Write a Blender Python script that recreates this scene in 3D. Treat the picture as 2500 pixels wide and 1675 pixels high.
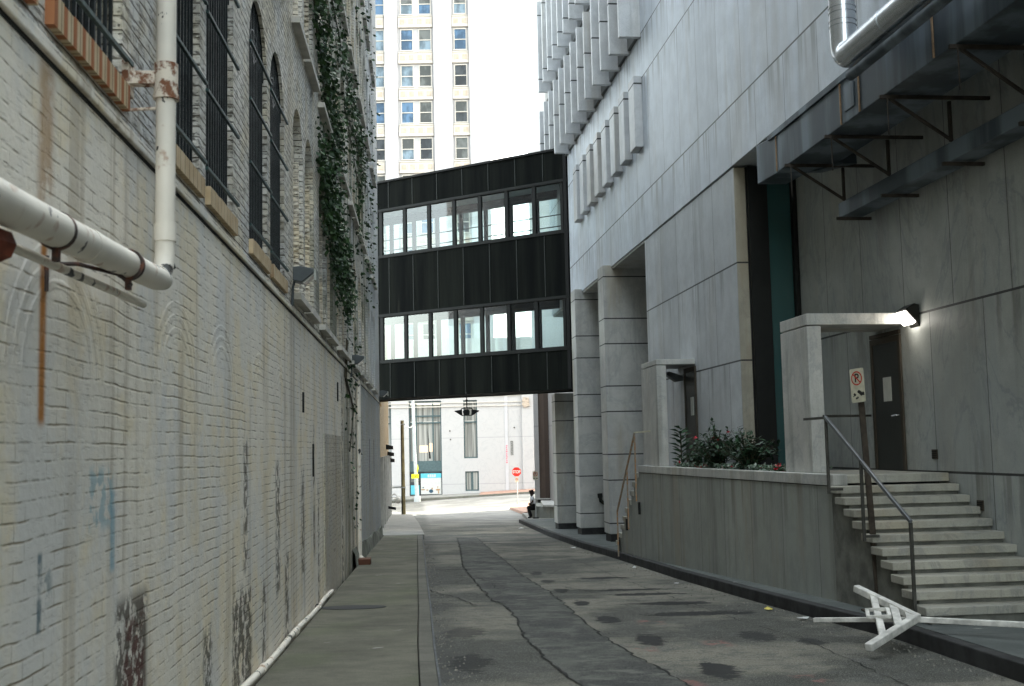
import bpy, bmesh, math, random
from mathutils import Vector, Matrix
C = bpy.context.scene.collection
for o in list(bpy.data.objects): bpy.data.objects.remove(o)
sc = bpy.context.scene
# ---------------- camera ----------------
cam = bpy.data.cameras.new('Camera'); co = bpy.data.objects.new('Camera', cam); C.objects.link(co)
PITCH = math.atan(256/2800); ROLL = math.radians(1.2)
f = Vector((0, math.cos(PITCH), math.sin(PITCH))); r0 = Vector((1, 0, 0)); u0 = r0.cross(f)
r = r0*math.cos(ROLL) - u0*math.sin(ROLL); u = u0*math.cos(ROLL) + r0*math.sin(ROLL)
M = Matrix((r, u, -f)).transposed().to_4x4(); M.translation = Vector((0, 0, 1.6))
co.matrix_world = M
cam.sensor_fit = 'HORIZONTAL'; cam.sensor_width = 36; cam.lens = 36*2800/2500
cam.clip_start = .05; cam.clip_end = 2000
cam.dof.use_dof = True; cam.dof.focus_distance = 22; cam.dof.aperture_fstop = 5.6
sc.camera = co
sc.render.resolution_x = 1024; sc.render.resolution_y = 686
# ---------------- light ----------------
SUN_AZ = math.atan2(.93, .37)          # measured from +Y towards +X
SUN_EL = math.radians(43)
w = bpy.data.worlds.new('World'); sc.world = w; w.use_nodes = True
nt = w.node_tree; nt.nodes.clear()
sk = nt.nodes.new('ShaderNodeTexSky'); sk.sky_type = 'NISHITA'; sk.sun_disc = False
sk.sun_elevation = SUN_EL; sk.sun_rotation = SUN_AZ; sk.air_density = 1.0; sk.dust_density = 5.0; sk.ozone_density = .8
bg = nt.nodes.new('ShaderNodeBackground'); bg.inputs[1].default_value = .15
ow = nt.nodes.new('ShaderNodeOutputWorld')
hs = nt.nodes.new('ShaderNodeHueSaturation'); hs.inputs['Saturation'].default_value = .5     # hazy, milky sky
nt.links.new(sk.outputs[0], hs.inputs['Color']); tn = nt.nodes.new('ShaderNodeMix'); tn.data_type = 'RGBA'; tn.blend_type = 'MULTIPLY'; tn.inputs[0].default_value = 1; tn.inputs[7].default_value = (1.03, 1.05, .935, 1)
nt.links.new(hs.outputs[0], tn.inputs[6]); nt.links.new(tn.outputs[2], bg.inputs[0]); nt.links.new(bg.outputs[0], ow.inputs[0])
sl = bpy.data.lights.new('sun', 'SUN'); sl.energy = 2.3; sl.angle = math.radians(.5); sl.color = (1, .94, .84)
so = bpy.data.objects.new('sun', sl); C.objects.link(so)
sd = Vector((math.sin(SUN_AZ)*math.cos(SUN_EL), math.cos(SUN_AZ)*math.cos(SUN_EL), math.sin(SUN_EL)))
so.rotation_euler = sd.to_track_quat('Z', 'Y').to_euler(); so.location = (30, 20, 60)
sc.view_settings.view_transform = 'Standard'; sc.view_settings.look = 'None'
sc.view_settings.exposure = 3.5; sc.view_settings.gamma = 1
sc.render.engine = 'CYCLES'
sc.cycles.max_bounces = 6; sc.cycles.diffuse_bounces = 4; sc.cycles.transparent_max_bounces = 12
random.seed(7)
KR, KL = .107, .0786
TR, TL = math.atan(KR), math.atan(KL)

# ---------------- tagging helpers ----------------
def tag(o, label=None, cat=None, group=None, kind=None):
    if label: o['label'] = label
    if cat: o['category'] = cat
    if group: o['group'] = group
    if kind: o['kind'] = kind
    return o
def w2(x, y, th): return (x*math.cos(th) - y*math.sin(th), x*math.sin(th) + y*math.cos(th))
class Fr:                                  # a thing: an Empty at its base, rotated with its wall
    def __init__(s, name, base=(0, 0, 0), th=0, label=None, cat=None, group=None):
        s.e = bpy.data.objects.new(name, None); C.objects.link(s.e)
        X, Y = w2(base[0], base[1], th); s.e.location = (X, Y, base[2]); s.e.rotation_euler = (0, 0, th)
        s.o = Vector(base); s.e.empty_display_size = .2
        tag(s.e, label, cat, group)
def copy_tree(o, parent=None):
    c = o.copy(); C.objects.link(c); c.parent = parent
    for ch in o.children: copy_tree(ch, c)
    return c
class MB:
    def __init__(s): s.v = []; s.f = []
    def add(s, vs, fs):
        n = len(s.v); s.v += [Vector(v) for v in vs]; s.f += [tuple(i+n for i in q) for q in fs]; return s
    def box(s, x0, x1, y0, y1, z0, z1):
        return s.add([(x0,y0,z0),(x1,y0,z0),(x1,y1,z0),(x0,y1,z0),(x0,y0,z1),(x1,y0,z1),(x1,y1,z1),(x0,y1,z1)],
            [(0,3,2,1),(4,5,6,7),(0,1,5,4),(1,2,6,5),(2,3,7,6),(3,0,4,7)])
    def quad(s, a, b, c, d): return s.add([a, b, c, d], [(0,1,2,3)])
    def prism(s, pts, z0, z1):             # plan polygon, z may be functions of (x,y)
        n = len(pts); g = lambda z, p: z(*p) if callable(z) else z
        s.add([(p[0],p[1],g(z0,p)) for p in pts]+[(p[0],p[1],g(z1,p)) for p in pts],
              [tuple(range(n-1,-1,-1)), tuple(range(n,2*n))]+[(i,(i+1)%n,n+(i+1)%n,n+i) for i in range(n)]); return s
    def extr(s, pts, d):                   # 3d polygon extruded by vector d
        n = len(pts); P = [Vector(p) for p in pts]; d = Vector(d)
        return s.add(P+[p+d for p in P], [tuple(range(n-1,-1,-1)), tuple(range(n,2*n))]+[(i,(i+1)%n,n+(i+1)%n,n+i) for i in range(n)])
    def bar(s, a, b, w, h=None, up=(0,0,1)):   # rectangular bar from a to b
        a = Vector(a); b = Vector(b); h = h or w; d = (b-a).normalized(); up = Vector(up)
        if abs(d.dot(up)) > .98: up = Vector((1,0,0))
        sx = d.cross(up).normalized()*w/2; sy = sx.cross(d).normalized()*h/2
        vs = [p+i*sx+j*sy for p in (a, b) for i, j in ((-1,-1),(1,-1),(1,1),(-1,1))]
        return s.add(vs, [(3,2,1,0),(4,5,6,7),(0,1,5,4),(1,2,6,5),(2,3,7,6),(3,0,4,7)])
    def tube(s, pts, rr, n=12, cap=True):
        P = [Vector(p) for p in pts]; m = len(P); R = rr if isinstance(rr, (list, tuple)) else [rr]*m
        base = len(s.v); prev = None
        for i, p in enumerate(P):
            d = (P[min(i+1,m-1)] - P[max(i-1,0)]).normalized()
            a = Vector((0,0,1)) if abs(d.z) < .9 else Vector((1,0,0))
            if prev is not None: a = prev
            x = (a - d*a.dot(d)).normalized(); prev = x; y = d.cross(x)
            for k in range(n):
                t = 2*math.pi*k/n; s.v.append(p + (x*math.cos(t)+y*math.sin(t))*R[i])
        for i in range(m-1):
            for k in range(n):
                a = base+i*n+k; b = base+i*n+(k+1)%n; s.f.append((a, b, b+n, a+n))
        if cap:
            s.f.append(tuple(base+k for k in range(n-1,-1,-1))); s.f.append(tuple(base+(m-1)*n+k for k in range(n)))
        return s
    def build(s, name, mat, parent=None, smooth=False, bevel=0):
        org = Vector((0,0,0)); par = None
        if isinstance(parent, Fr): org = parent.o; par = parent.e
        elif parent is not None: par = parent; org = getattr(parent, '_o', None) or Vector(ORG.get(parent.name, (0,0,0)))
        me = bpy.data.meshes.new(name); me.from_pydata([v-org for v in s.v], [], s.f); me.update()
        bm = bmesh.new(); bm.from_mesh(me); bmesh.ops.recalc_face_normals(bm, faces=bm.faces); bm.to_mesh(me); bm.free()
        me.materials.append(mat)
        if smooth:
            me.polygons.foreach_set('use_smooth', [True]*len(me.polygons)); me.set_sharp_from_angle(angle=math.radians(40))
        o = bpy.data.objects.new(name, me); C.objects.link(o); o.parent = par; ORG[o.name] = tuple(org)
        if bevel:
            b = o.modifiers.new('bevel', 'BEVEL'); b.width = bevel; b.segments = 2; b.limit_method = 'ANGLE'
        return o
ORG = {}
def text_mesh(name, s, size, mat, parent, mtx, ext=.002, sx=1):
    cu = bpy.data.curves.new(name, 'FONT'); cu.body = s; cu.size = size; cu.align_x = 'CENTER'; cu.align_y = 'CENTER'; cu.extrude = ext; cu.offset = size*.018
    t = bpy.data.objects.new(name+'_t', cu); C.objects.link(t)
    me = bpy.data.meshes.new_from_object(t.evaluated_get(bpy.context.evaluated_depsgraph_get()))
    bpy.data.objects.remove(t); me.transform(Matrix.Diagonal((sx,1,1,1))); me.transform(mtx); me.materials.clear(); me.materials.append(mat); me.name = name
    o = bpy.data.objects.new(name, me); C.objects.link(o); o.parent = parent; return o

# ---------------- material helpers ----------------
class NM:
    def __init__(s, name, rough=.8, metal=0, spec=.3):
        s.m = bpy.data.materials.new(name); s.m.use_nodes = True; s.t = s.m.node_tree; s.b = s.t.nodes['Principled BSDF']
        s.b.inputs['Roughness'].default_value = rough; s.b.inputs['Metallic'].default_value = metal
        s.b.inputs['Specular IOR Level'].default_value = spec
    def n(s, t, **k):
        x = s.t.nodes.new(t)
        for a, b in k.items():
            if hasattr(x, a) and a not in x.inputs.keys(): setattr(x, a, b)
            else: x.inputs[a].default_value = b
        return x
    def l(s, a, b): s.t.links.new(a, b)
    def pos(s, th=0):
        g = s.n('ShaderNodeNewGeometry'); v = s.n('ShaderNodeVectorRotate'); v.rotation_type = 'Z_AXIS'
        v.inputs['Angle'].default_value = -th; s.l(g.outputs['Position'], v.inputs['Vector']); s.p = v.outputs[0]
        x = s.n('ShaderNodeSeparateXYZ'); s.l(s.p, x.inputs[0]); s.x, s.y, s.z = x.outputs; return s
    def obj(s):
        g = s.n('ShaderNodeTexCoord'); s.p = g.outputs['Object']
        x = s.n('ShaderNodeSeparateXYZ'); s.l(s.p, x.inputs[0]); s.x, s.y, s.z = x.outputs; return s
    def ma(s, op, a, b=None, c=None, clamp=False):
        x = s.n('ShaderNodeMath'); x.operation = op; x.use_clamp = clamp
        for i, q in enumerate((a, b, c)):
            if q is None: continue
            if isinstance(q, (int, float)): x.inputs[i].default_value = q
            else: s.l(q, x.inputs[i])
        return x.outputs[0]
    def noise(s, scale, det=4, rough=.55, sc=(1,1,1), dist=0, vec=None):
        v = vec or s.p
        if sc != (1,1,1):
            m = s.n('ShaderNodeMapping'); m.inputs['Scale'].default_value = sc; s.l(v, m.inputs[0]); v = m.outputs[0]
        x = s.n('ShaderNodeTexNoise'); x.inputs['Scale'].default_value = scale; x.inputs['Detail'].default_value = det
        x.inputs['Roughness'].default_value = rough; x.inputs['Distortion'].default_value = dist; s.l(v, x.inputs[0]); return x.outputs[0]
    def ramp(s, v, a, b, lo=0., hi=1., smooth=True):
        x = s.n('ShaderNodeMapRange'); x.interpolation_type = 'SMOOTHSTEP' if smooth else 'LINEAR'
        for i, q in enumerate((a, b, lo, hi)): x.inputs[i+1].default_value = q
        s.l(v, x.inputs[0]); return x.outputs[0]
    def mix(s, fac, a, b, mode='MIX'):
        x = s.n('ShaderNodeMix'); x.data_type = 'RGBA'; x.blend_type = mode
        for k, q in ((0, fac), (6, a), (7, b)):
            if isinstance(q, (int, float)): x.inputs[k].default_value = q
            elif isinstance(q, tuple): x.inputs[k].default_value = q+(1,) if len(q) == 3 else q
            else: s.l(q, x.inputs[k])
        return x.outputs[2]
    def box(s, y0, y1, z0, z1, soft=.1, coords=None):
        Y, Z = coords or (s.y, s.z)
        a = s.ramp(Y, y0-soft, y0+soft); b = s.ramp(Y, y1-soft, y1+soft, 1, 0); c = s.ramp(Z, z0-soft, z0+soft); d = s.ramp(Z, z1-soft, z1+soft, 1, 0)
        return s.ma('MULTIPLY', s.ma('MULTIPLY', a, b), s.ma('MULTIPLY', c, d))
    def line(s, v, lst, wdt):              # 1 on lines at the listed positions
        out = None
        for q in lst:
            m = s.ma('LESS_THAN', s.ma('ABSOLUTE', s.ma('SUBTRACT', v, float(q))), wdt/2)
            out = m if out is None else s.ma('MAXIMUM', out, m)
        return out
    def mod(s, v, off, mod, wdt):
        a = s.ma('FRACT', s.ma('ADD', s.ma('DIVIDE', s.ma('SUBTRACT', v, float(off)), float(mod)), 100.5))
        return s.ma('LESS_THAN', s.ma('MULTIPLY', s.ma('ABSOLUTE', s.ma('SUBTRACT', a, .5)), float(mod)), wdt/2)
    def bump(s, h, st=.3, d=.01):
        x = s.n('ShaderNodeBump'); x.inputs['Strength'].default_value = st; x.inputs['Distance'].default_value = d
        s.l(h, x.inputs['Height']); s.l(x.outputs[0], s.b.inputs['Normal']); return s
    def col(s, c):
        if isinstance(c, tuple): s.b.inputs['Base Color'].default_value = c+(1,)
        else: s.l(c, s.b.inputs['Base Color'])
        return s
def plain(name, c, rough=.6, metal=0, var=.12, scale=6, bump=.0):
    m = NM(name, rough, metal).obj(); nz = m.noise(scale, 5, .6)
    m.col(m.mix(m.ramp(nz, .3, .7), tuple(q*(1-var) for q in c), tuple(min(1, q*(1+var)) for q in c)))
    if bump: m.bump(m.noise(scale*8, 3), bump)
    return m.m
def marble(name, base=(.40,.415,.43), vmod=None, vlist=None, hz=(), th=TR, vein=.5, streak=.5, warm=0., hmod=None, lw=.017, vz=None):
    m = NM(name, .5, 0, .35).pos(th)
    n1 = m.noise(.9, 7, .62, (1,1,.55), 1.6)
    vn = m.ma('SUBTRACT', 1, m.ramp(m.ma('ABSOLUTE', m.ma('SUBTRACT', n1, .5)), 0, .035))
    wide = m.ramp(m.noise(.55, 5, .6, (1,1,.7), .8), .46, .62)
    n2 = m.noise(2.1, 5, .65)
    c = m.mix(m.ramp(n2, .38, .64), tuple(q*.9 for q in base), tuple(q*1.07 for q in base))
    c = m.mix(m.ma('MULTIPLY', wide, .12+.25*vein), c, (base[0]*.7, base[1]*.76, base[2]*.84))
    c = m.mix(m.ma('MULTIPLY', vn, vein*.36), c, (base[0]*.35, base[1]*.4, base[2]*.5))
    st = m.ma('MULTIPLY', m.ramp(m.noise(3.2, 5, .62, (1,1,.05)), .5, .66), m.ramp(m.noise(.8, 3), .4, .6, .35, 1.))
    c = m.mix(m.ma('MULTIPLY', st, min(1, streak*.62)), c, (.12,.12,.1))
    st2 = m.ramp(m.noise(1.3, 4, .6, (1,1,.14)), .5, .66)
    c = m.mix(m.ma('MULTIPLY', st2, .2+.4*warm), c, (.33,.27,.18))
    c = m.mix(m.ramp(m.noise(70, 2), .5, .7, 0, .16), c, (.1,.1,.1))
    j = None
    def J(q, a=1.):
        nonlocal j
        if a != 1.: q = m.ma('MULTIPLY', q, a)
        j = q if j is None else m.ma('MAXIMUM', j, q)
    if vmod:
        for off, md, z0, z1 in vmod:
            q = m.mod(m.y, off, md, lw); q = m.ma('MULTIPLY', q, m.ma('MULTIPLY', m.ma('GREATER_THAN', m.z, float(z0)), m.ma('LESS_THAN', m.z, float(z1)))); J(q, .75)
            k = m.ma('FLOOR', m.ma('ADD', m.ma('DIVIDE', m.ma('SUBTRACT', m.y, float(off)), float(md)), 50.)); wn = m.n('ShaderNodeTexWhiteNoise')
            wn.noise_dimensions = '1D'; m.l(m.ma('ADD', k, float(off)*3.7), wn.inputs['W'])     # slab to slab tone
            g_ = m.ma('MULTIPLY', m.ma('MULTIPLY', m.ma('GREATER_THAN', m.z, float(z0)), m.ma('LESS_THAN', m.z, float(z1))), m.ma('MULTIPLY', wn.outputs['Value'], .4)); c = m.mix(g_, c, tuple(q*.62 for q in base))
    if vlist: J(m.line(m.y, vlist, lw), .6)
    if hz: J(m.line(m.z, hz, lw*1.7))
    if hmod:
        for off, md in hmod: J(m.mod(m.z, off, md, lw*1.6))
    if hz:                                  # grime hanging below the horizontal joints
        for q in hz:
            d_ = m.ma('MULTIPLY', m.ramp(m.z, q-.9, q, 0, 1), m.ma('LESS_THAN', m.z, float(q))); c = m.mix(m.ma('MULTIPLY', m.ma('MULTIPLY', d_, m.ramp(m.noise(4, 4, .6, (1,1,.03)), .5, .62)), .5), c, (.1,.095,.075))
    if j is not None: c = m.mix(m.ma('MULTIPLY', j, .95), c, (.02,.02,.02))
    m.col(c); h = m.noise(35, 3)
    if j is not None: h = m.ma('SUBTRACT', m.ma('MULTIPLY', h, .15), j)
    m.bump(h, .35, .012); return m.m
def brick(name, th=TL, kind='lower', c1=(.88,.81,.70), c2=(.80,.745,.66), mort=(.27,.21,.13), stains=True, jd=.5):
    m = NM(name, .7, 0, .25).pos(th)
    wob = m.noise(1.3, 3); wb2 = m.noise(6, 3)
    cy = m.n('ShaderNodeCombineXYZ'); m.l(m.ma('ADD', m.y, m.ma('MULTIPLY', m.ma('SUBTRACT', wb2, .5), .015)), cy.inputs[0]); m.l(m.ma('ADD', m.z, m.ma('ADD', m.ma('MULTIPLY', m.ma('SUBTRACT', wob, .5), .05 if kind == 'lower' else .03), m.ma('MULTIPLY', m.ma('SUBTRACT', wb2, .5), .009))), cy.inputs[1])
    b = m.n('ShaderNodeTexBrick'); b.offset = .5
    for k, v in (('Scale',1.),('Mortar Size',.0075 if kind != 'upper' else .0095),('Mortar Smooth',.7),('Bias',0.),('Brick Width',.215),('Row Height',.066)): b.inputs[k].default_value = v
    b.inputs['Color1'].default_value = (0,0,0,1); b.inputs['Color2'].default_value = (1,1,1,1); b.inputs['Mortar'].default_value = (.5,.5,.5,1)
    m.l(cy.outputs[0], b.inputs[0])
    row = m.ma('FRACT', m.ma('DIVIDE', cy.inputs[1].links[0].from_socket, .066))       # bed joints read more than the painted-over head joints
    bed = m.ma('LESS_THAN', m.ma('ABSOLUTE', m.ma('SUBTRACT', row, .0)), .13)
    big = m.noise(.55, 5, .6); fine = m.noise(5, 5, .7); sp = m.noise(24, 4, .65, (1,.3,2.2))
    vis = m.ramp(m.ma('ADD', m.ma('MULTIPLY', fine, .6), m.ma('MULTIPLY', m.noise(1.4, 4), .4)), .46, .58, .05 if kind == 'lower' else .5, 1.)
    jm = m.ma('MULTIPLY', m.ma('MULTIPLY', b.outputs['Fac'], m.ramp(bed, 0, 1, .35, 1.)), vis)
    base = m.mix(m.ramp(big, .36, .64), c1, c2)
    base = m.mix(m.ma('MULTIPLY', b.outputs['Color'], .16), base, tuple(q*.7 for q in c2))
    base = m.mix(m.ramp(m.noise(1.9, 5, .65), .46, .62, 0, .6), base, (c1[0]*.92, c1[1]*.85, c1[2]*.68))
    base = m.mix(m.ramp(m.noise(1.3, 5, .65, (1,1,.6)), .5, .64, 0, .7), base, (c1[0]*.78, c1[1]*.83, c1[2]*.93))
    c = m.mix(m.ma('MULTIPLY', jm, jd*1.5, clamp=True), base, mort)
    dk = m.ramp(sp, .54 if kind == 'upper' else .57, .64 if kind == 'upper' else .66)
    if kind == 'lower': dk = m.ma('MULTIPLY', dk, m.ma('MULTIPLY', m.ramp(bed, 0, 1, .25, 1.), m.ramp(m.z, 1.2, 2.6, .5, 1.)))
    c = m.mix(m.ma('MULTIPLY', dk, .62 if kind == 'upper' else .75), c, (.10,.078,.045))
    dr = m.ma('MULTIPLY', m.ramp(m.noise(3.4, 5, .62, (1,1,.035)), .53, .64), m.ramp(m.noise(.7, 3), .42, .58, .2, 1.))
    c = m.mix(m.ma('MULTIPLY', dr, .42), c, (.3,.23,.13))
    if stains:
        rg = m.noise(7, 5, .7)
        def st(box, col, lo=.35, hi=.55, a=1., rn=None, soft=.12):
            nonlocal c
            k = m.ma('MULTIPLY', m.ma('MULTIPLY', m.box(*box, soft), m.ramp(rn or rg, lo, hi)), a); c = m.mix(k, c, col)
        if kind == 'lower':
            st((5.27,5.85,-.1,.95), (.09,.075,.06), .42, .47, .9, soft=.05)
            st((5.42,5.8,.05,.85), (.10,.04,.032), .47, .51, .95, m.noise(9, 4, .7), .05)
            st((5.3,5.8,.0,.9), (.6,.56,.5), .56, .6, .8, m.noise(11, 3, .6), .05)
            st((4.2,4.27,1.72,2.38), (.42,.17,.035), .2, .45, 1., soft=.025)
            st((4.16,4.32,2.5,3.05), (.36,.19,.06), .3, .55, .7, soft=.05)
            st((4.225,4.27,.98,1.26), (.07,.13,.16), .3, .5, .85, soft=.012)
            st((4.25,4.38,1.08,1.2), (.13,.2,.22), .45, .55, .6, soft=.03)
            st((4.85,5.2,1.3,1.55), (.3,.45,.5), .46, .52, .7, m.noise(13, 3), .03)
            st((5.17,5.24,1.1,1.45), (.2,.38,.48), .35, .5, .7, soft=.02)
            for q in ((8.4,9.3,-.2,.6),(7.3,7.6,-.2,.5),(8.9,9.1,.7,1.7),(10.8,11.1,.3,1.5),(13.05,13.3,.2,1.4),(11.5,11.8,-.4,.6),(19.3,19.7,-.7,2.9),(20.9,21.3,-.7,2.4),(22.2,22.6,-.6,2.2),(18.1,18.25,.9,2.),(9.9,10.1,-.2,.5),(14.4,14.6,.3,1.9),(15.0,15.2,-.4,1.2)):
                st(q, (.07,.06,.04), .45, .52, .85, m.noise(10, 5, .7), .08)
            st((19.7,22.7,-.9,3.), (.14,.135,.09), .38, .58, .75, m.noise(1.7, 5, .7, (1,1,.25)), .3)
            for yy in (5.95, 8.15, 10.2, 12.3): st((yy-.09, yy+.09, -.8, 2.9), (.4,.31,.16), .38, .62, .42, m.noise(3, 4, .6, (1,1,.15)), .07)
            st((-8,40,-1.6,-.3), (.15,.15,.1), .42, .6, .5, m.noise(3, 4), .15)
        else:
            st((14.5,30,3,12), (.12,.13,.085), .44, .58, .85, m.noise(1.5, 5, .7, (1,1,.3)), 1.)
            st((5,12.2,3,6.6), (.2,.16,.1), .45, .6, .3, soft=.3)
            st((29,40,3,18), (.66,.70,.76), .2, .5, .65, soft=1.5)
    m.col(c)
    h = m.ma('ADD', m.ma('MULTIPLY', jm, -1.2), m.ma('MULTIPLY', m.noise(16, 4, .6), 1.0))
    m.bump(m.ma('ADD', m.ma('SUBTRACT', h, dk), m.ma('MULTIPLY', m.noise(3.5, 4, .6), .5)), .36 if kind == 'lower' else 1., .012 if kind == 'lower' else .02); return m.m
def glass(name, tint=(.6,.72,.72), mixf=.25, rough=.03):
    m = bpy.data.materials.new(name); m.use_nodes = True; t = m.node_tree; t.nodes.clear()
    o = t.nodes.new('ShaderNodeOutputMaterial'); a = t.nodes.new('ShaderNodeBsdfTransparent'); a.inputs[0].default_value = tint+(1,)
    g = t.nodes.new('ShaderNodeBsdfGlossy'); g.inputs['Roughness'].default_value = rough; x = t.nodes.new('ShaderNodeMixShader')
    fr = t.nodes.new('ShaderNodeFresnel'); fr.inputs[0].default_value = 1.45
    ad = t.nodes.new('ShaderNodeMath'); ad.operation = 'MULTIPLY_ADD'; ad.inputs[1].default_value = 1.; ad.inputs[2].default_value = mixf*.2; ad.use_clamp = True
    t.links.new(fr.outputs[0], ad.inputs[0]); t.links.new(ad.outputs[0], x.inputs[0])
    t.links.new(a.outputs[0], x.inputs[1]); t.links.new(g.outputs[0], x.inputs[2]); t.links.new(x.outputs[0], o.inputs[0]); return m
def emis(name, c, st):
    m = NM(name).col(c); m.b.inputs['Emission Color'].default_value = c+(1,); m.b.inputs['Emission Strength'].default_value = st; return m.m
# ---------------- materials ----------------
MT = {}
MT['brick_lo'] = brick('painted_brick_lower', kind='lower', jd=.62)
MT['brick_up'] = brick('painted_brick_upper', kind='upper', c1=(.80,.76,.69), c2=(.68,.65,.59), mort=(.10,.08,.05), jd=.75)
MT['blind'] = brick('painted_infill_brick', kind='infill', c1=(.84,.77,.66), c2=(.78,.71,.6), mort=(.14,.11,.07), stains=False, jd=.6)
MT['white_stone'] = plain('painted_stone', (.55,.52,.47), .8, var=.2, scale=3)
def asphalt():
    m = NM('worn_asphalt', .85, 0, .3).pos(0)
    n = m.noise(.5, 6, .65); f = m.noise(4, 5, .7); g = m.noise(90, 2)
    c = m.mix(m.ramp(n, .44, .58), (.042,.043,.035), (.185,.172,.135))
    c = m.mix(m.ramp(f, .48, .62, 0, .6), c, (.075,.075,.068)); c = m.mix(m.ramp(m.noise(1.9, 6, .7, (1,2.2,1)), .52, .62, 0, .55), c, (.07,.072,.068))
    c = m.mix(m.ramp(g, .5, .66, 0, .5), c, (.34,.33,.29)); c = m.mix(m.ramp(m.noise(60, 3), .5, .62, 0, .55), c, (.04,.04,.037))
    fs = m.ma('MULTIPLY', m.ramp(m.y, 44, 60), .85); c = m.mix(fs, c, m.mix(m.ramp(n, .4, .6), (.15,.145,.135), (.22,.21,.2)))  # far street paler: open-sky brightness painted in as lighter paving
    wd = m.noise(1.6, 4); 
    yy = m.ma('ADD', m.x, m.ma('MULTIPLY', wd, .5))
    # darker band along the left kerb, dark under the bridge
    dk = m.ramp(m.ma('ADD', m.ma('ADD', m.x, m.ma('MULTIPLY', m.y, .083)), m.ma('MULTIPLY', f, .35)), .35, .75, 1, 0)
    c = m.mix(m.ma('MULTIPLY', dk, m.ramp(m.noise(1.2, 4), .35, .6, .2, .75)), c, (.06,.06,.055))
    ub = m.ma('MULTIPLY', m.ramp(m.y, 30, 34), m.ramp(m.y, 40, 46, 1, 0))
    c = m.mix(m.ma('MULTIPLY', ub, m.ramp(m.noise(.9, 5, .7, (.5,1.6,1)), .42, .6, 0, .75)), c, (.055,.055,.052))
    # oil spots and sunken utility cuts
    el = [(1.48,20.12,.4,.17,.9),(1.75,17.8,.45,.13,.9),(1.9,17.05,.45,.14,1),(2.1,15.68,.42,.18,1),(2.25,14.4,.55,.2,1),(.36,21.5,.09,.35,.7),(.52,19.7,.09,.3,.7),
          (.68,17.9,.1,.3,.8),(.87,15.95,.09,.28,.9),(1.09,13.96,.11,.32,1),(1.36,12.1,.11,.35,1),(1.72,10.05,.13,.38,1),(.85,10.3,.28,.35,1),(.8,9.3,.22,.4,.9),(-.45,10.8,.15,.45,.7),(2.5,12.2,.16,.3,.7),(2.95,11.7,.1,.25,.7),(-.6,13,.18,.4,.5)]
    acc = None; dn = m.noise(4.5, 6, .75, (1,1.6,1))
    for x, y, a, b, s in el:
        dx = m.ma('DIVIDE', m.ma('SUBTRACT', m.x, x), a); dy = m.ma('DIVIDE', m.ma('SUBTRACT', m.y, y), b)
        d = m.ma('ADD', m.ma('SQRT', m.ma('ADD', m.ma('MULTIPLY', dx, dx), m.ma('MULTIPLY', dy, dy))), m.ma('MULTIPLY', m.ma('SUBTRACT', dn, .5), 3.6))
        q = m.ramp(d, .95, 1.4, min(1, s+.15), 0); acc = q if acc is None else m.ma('MAXIMUM', acc, q)
    c = m.mix(m.ma('MULTIPLY', acc, .97), c, (.018,.018,.018))
    rp = None
    for x, y in ((.35,13.1),(1.55,13.6),(.75,11.2),(2.0,11.7),(1.2,11.4),(2.35,9.5),(1.35,9.4)):
        q = m.ma('MULTIPLY', m.box(x-.12, x+.12, y-.22, y+.22, .08, (m.x, m.y)), m.ramp(f, .5, .58)); rp = q if rp is None else m.ma('MAXIMUM', rp, q)
    c = m.mix(m.ma('MULTIPLY', rp, .32), c, (.38,.1,.09))
    m.col(c); m.bump(m.ma('ADD', m.ma('MULTIPLY', m.noise(70, 3), .5), m.ma('SUBTRACT', m.ma('MULTIPLY', f, 1.2), acc)), .6, .014); return m.m
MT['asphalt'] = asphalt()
def asp2(name, a, b):
    m = NM(name, .85, 0, .3).pos(0); f = m.noise(3, 6, .7, (1,.7,1)); c = m.mix(m.ramp(f, .3, .7), a, b)
    s = m.ramp(m.noise(1.1, 5, .7), .48, .58, 0, .75); c = m.mix(s, c, (.025,.025,.025)); c = m.mix(m.ramp(m.noise(2.4, 6, .7, (1,2,1)), .54, .64, 0, .6), c, (.16,.155,.135)); c = m.mix(m.ramp(m.noise(90, 2), .5, .66, 0, .4), c, (.25,.25,.23))
    m.col(c); m.bump(m.noise(60, 4), .5, .01); return m.m
MT['patch'] = asp2('dark_asphalt_patch', (.035,.038,.034), (.105,.105,.09))
MT['crack_shadow'] = plain('crack_shadow_black', (.025,.025,.023), .95)
def concrete(name, a, b, grout=None, green=0.):
    m = NM(name, .85, 0, .25).pos(0); f = m.noise(1.3, 6, .65); c = m.mix(m.ramp(f, .3, .7), a, b)
    c = m.mix(m.ramp(m.noise(5, 5, .7, (.4,1.5,1)), .5, .75, 0, .45), c, tuple(q*.5 for q in a))
    c = m.mix(m.ramp(m.noise(.8, 4), .5, .7, 0, green), c, (.12,.14,.07))
    c = m.mix(m.ramp(m.noise(3.5, 3), .68, .76, 0, .6), c, (.42,.41,.38))
    h = m.noise(60, 3); c = m.mix(m.ramp(m.noise(80, 3), .5, .64, 0, .35), c, tuple(q*.45 for q in a))
    if grout:
        j = m.mod(m.y, *grout, .02); c = m.mix(m.ma('MULTIPLY', j, .8), c, (.05,.05,.045)); h = m.ma('SUBTRACT', h, m.ma('MULTIPLY', j, 2))
    m.col(c); m.bump(h, .4, .008); return m.m
MT['walk_l'] = concrete('sidewalk_concrete_tan', (.09,.087,.066), (.165,.157,.122), (2.1,5.2), .35)
MT['walk_far'] = concrete('sidewalk_concrete_pale', (.19,.185,.17), (.27,.26,.24), (1.,1.6))
MT['walk_r'] = concrete('sidewalk_concrete_grey', (.08,.09,.086), (.125,.135,.128), (.4,1.5))
MT['kerb'] = concrete('kerb_concrete', (.1,.097,.08), (.155,.148,.125), (.6,3.1))
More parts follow.
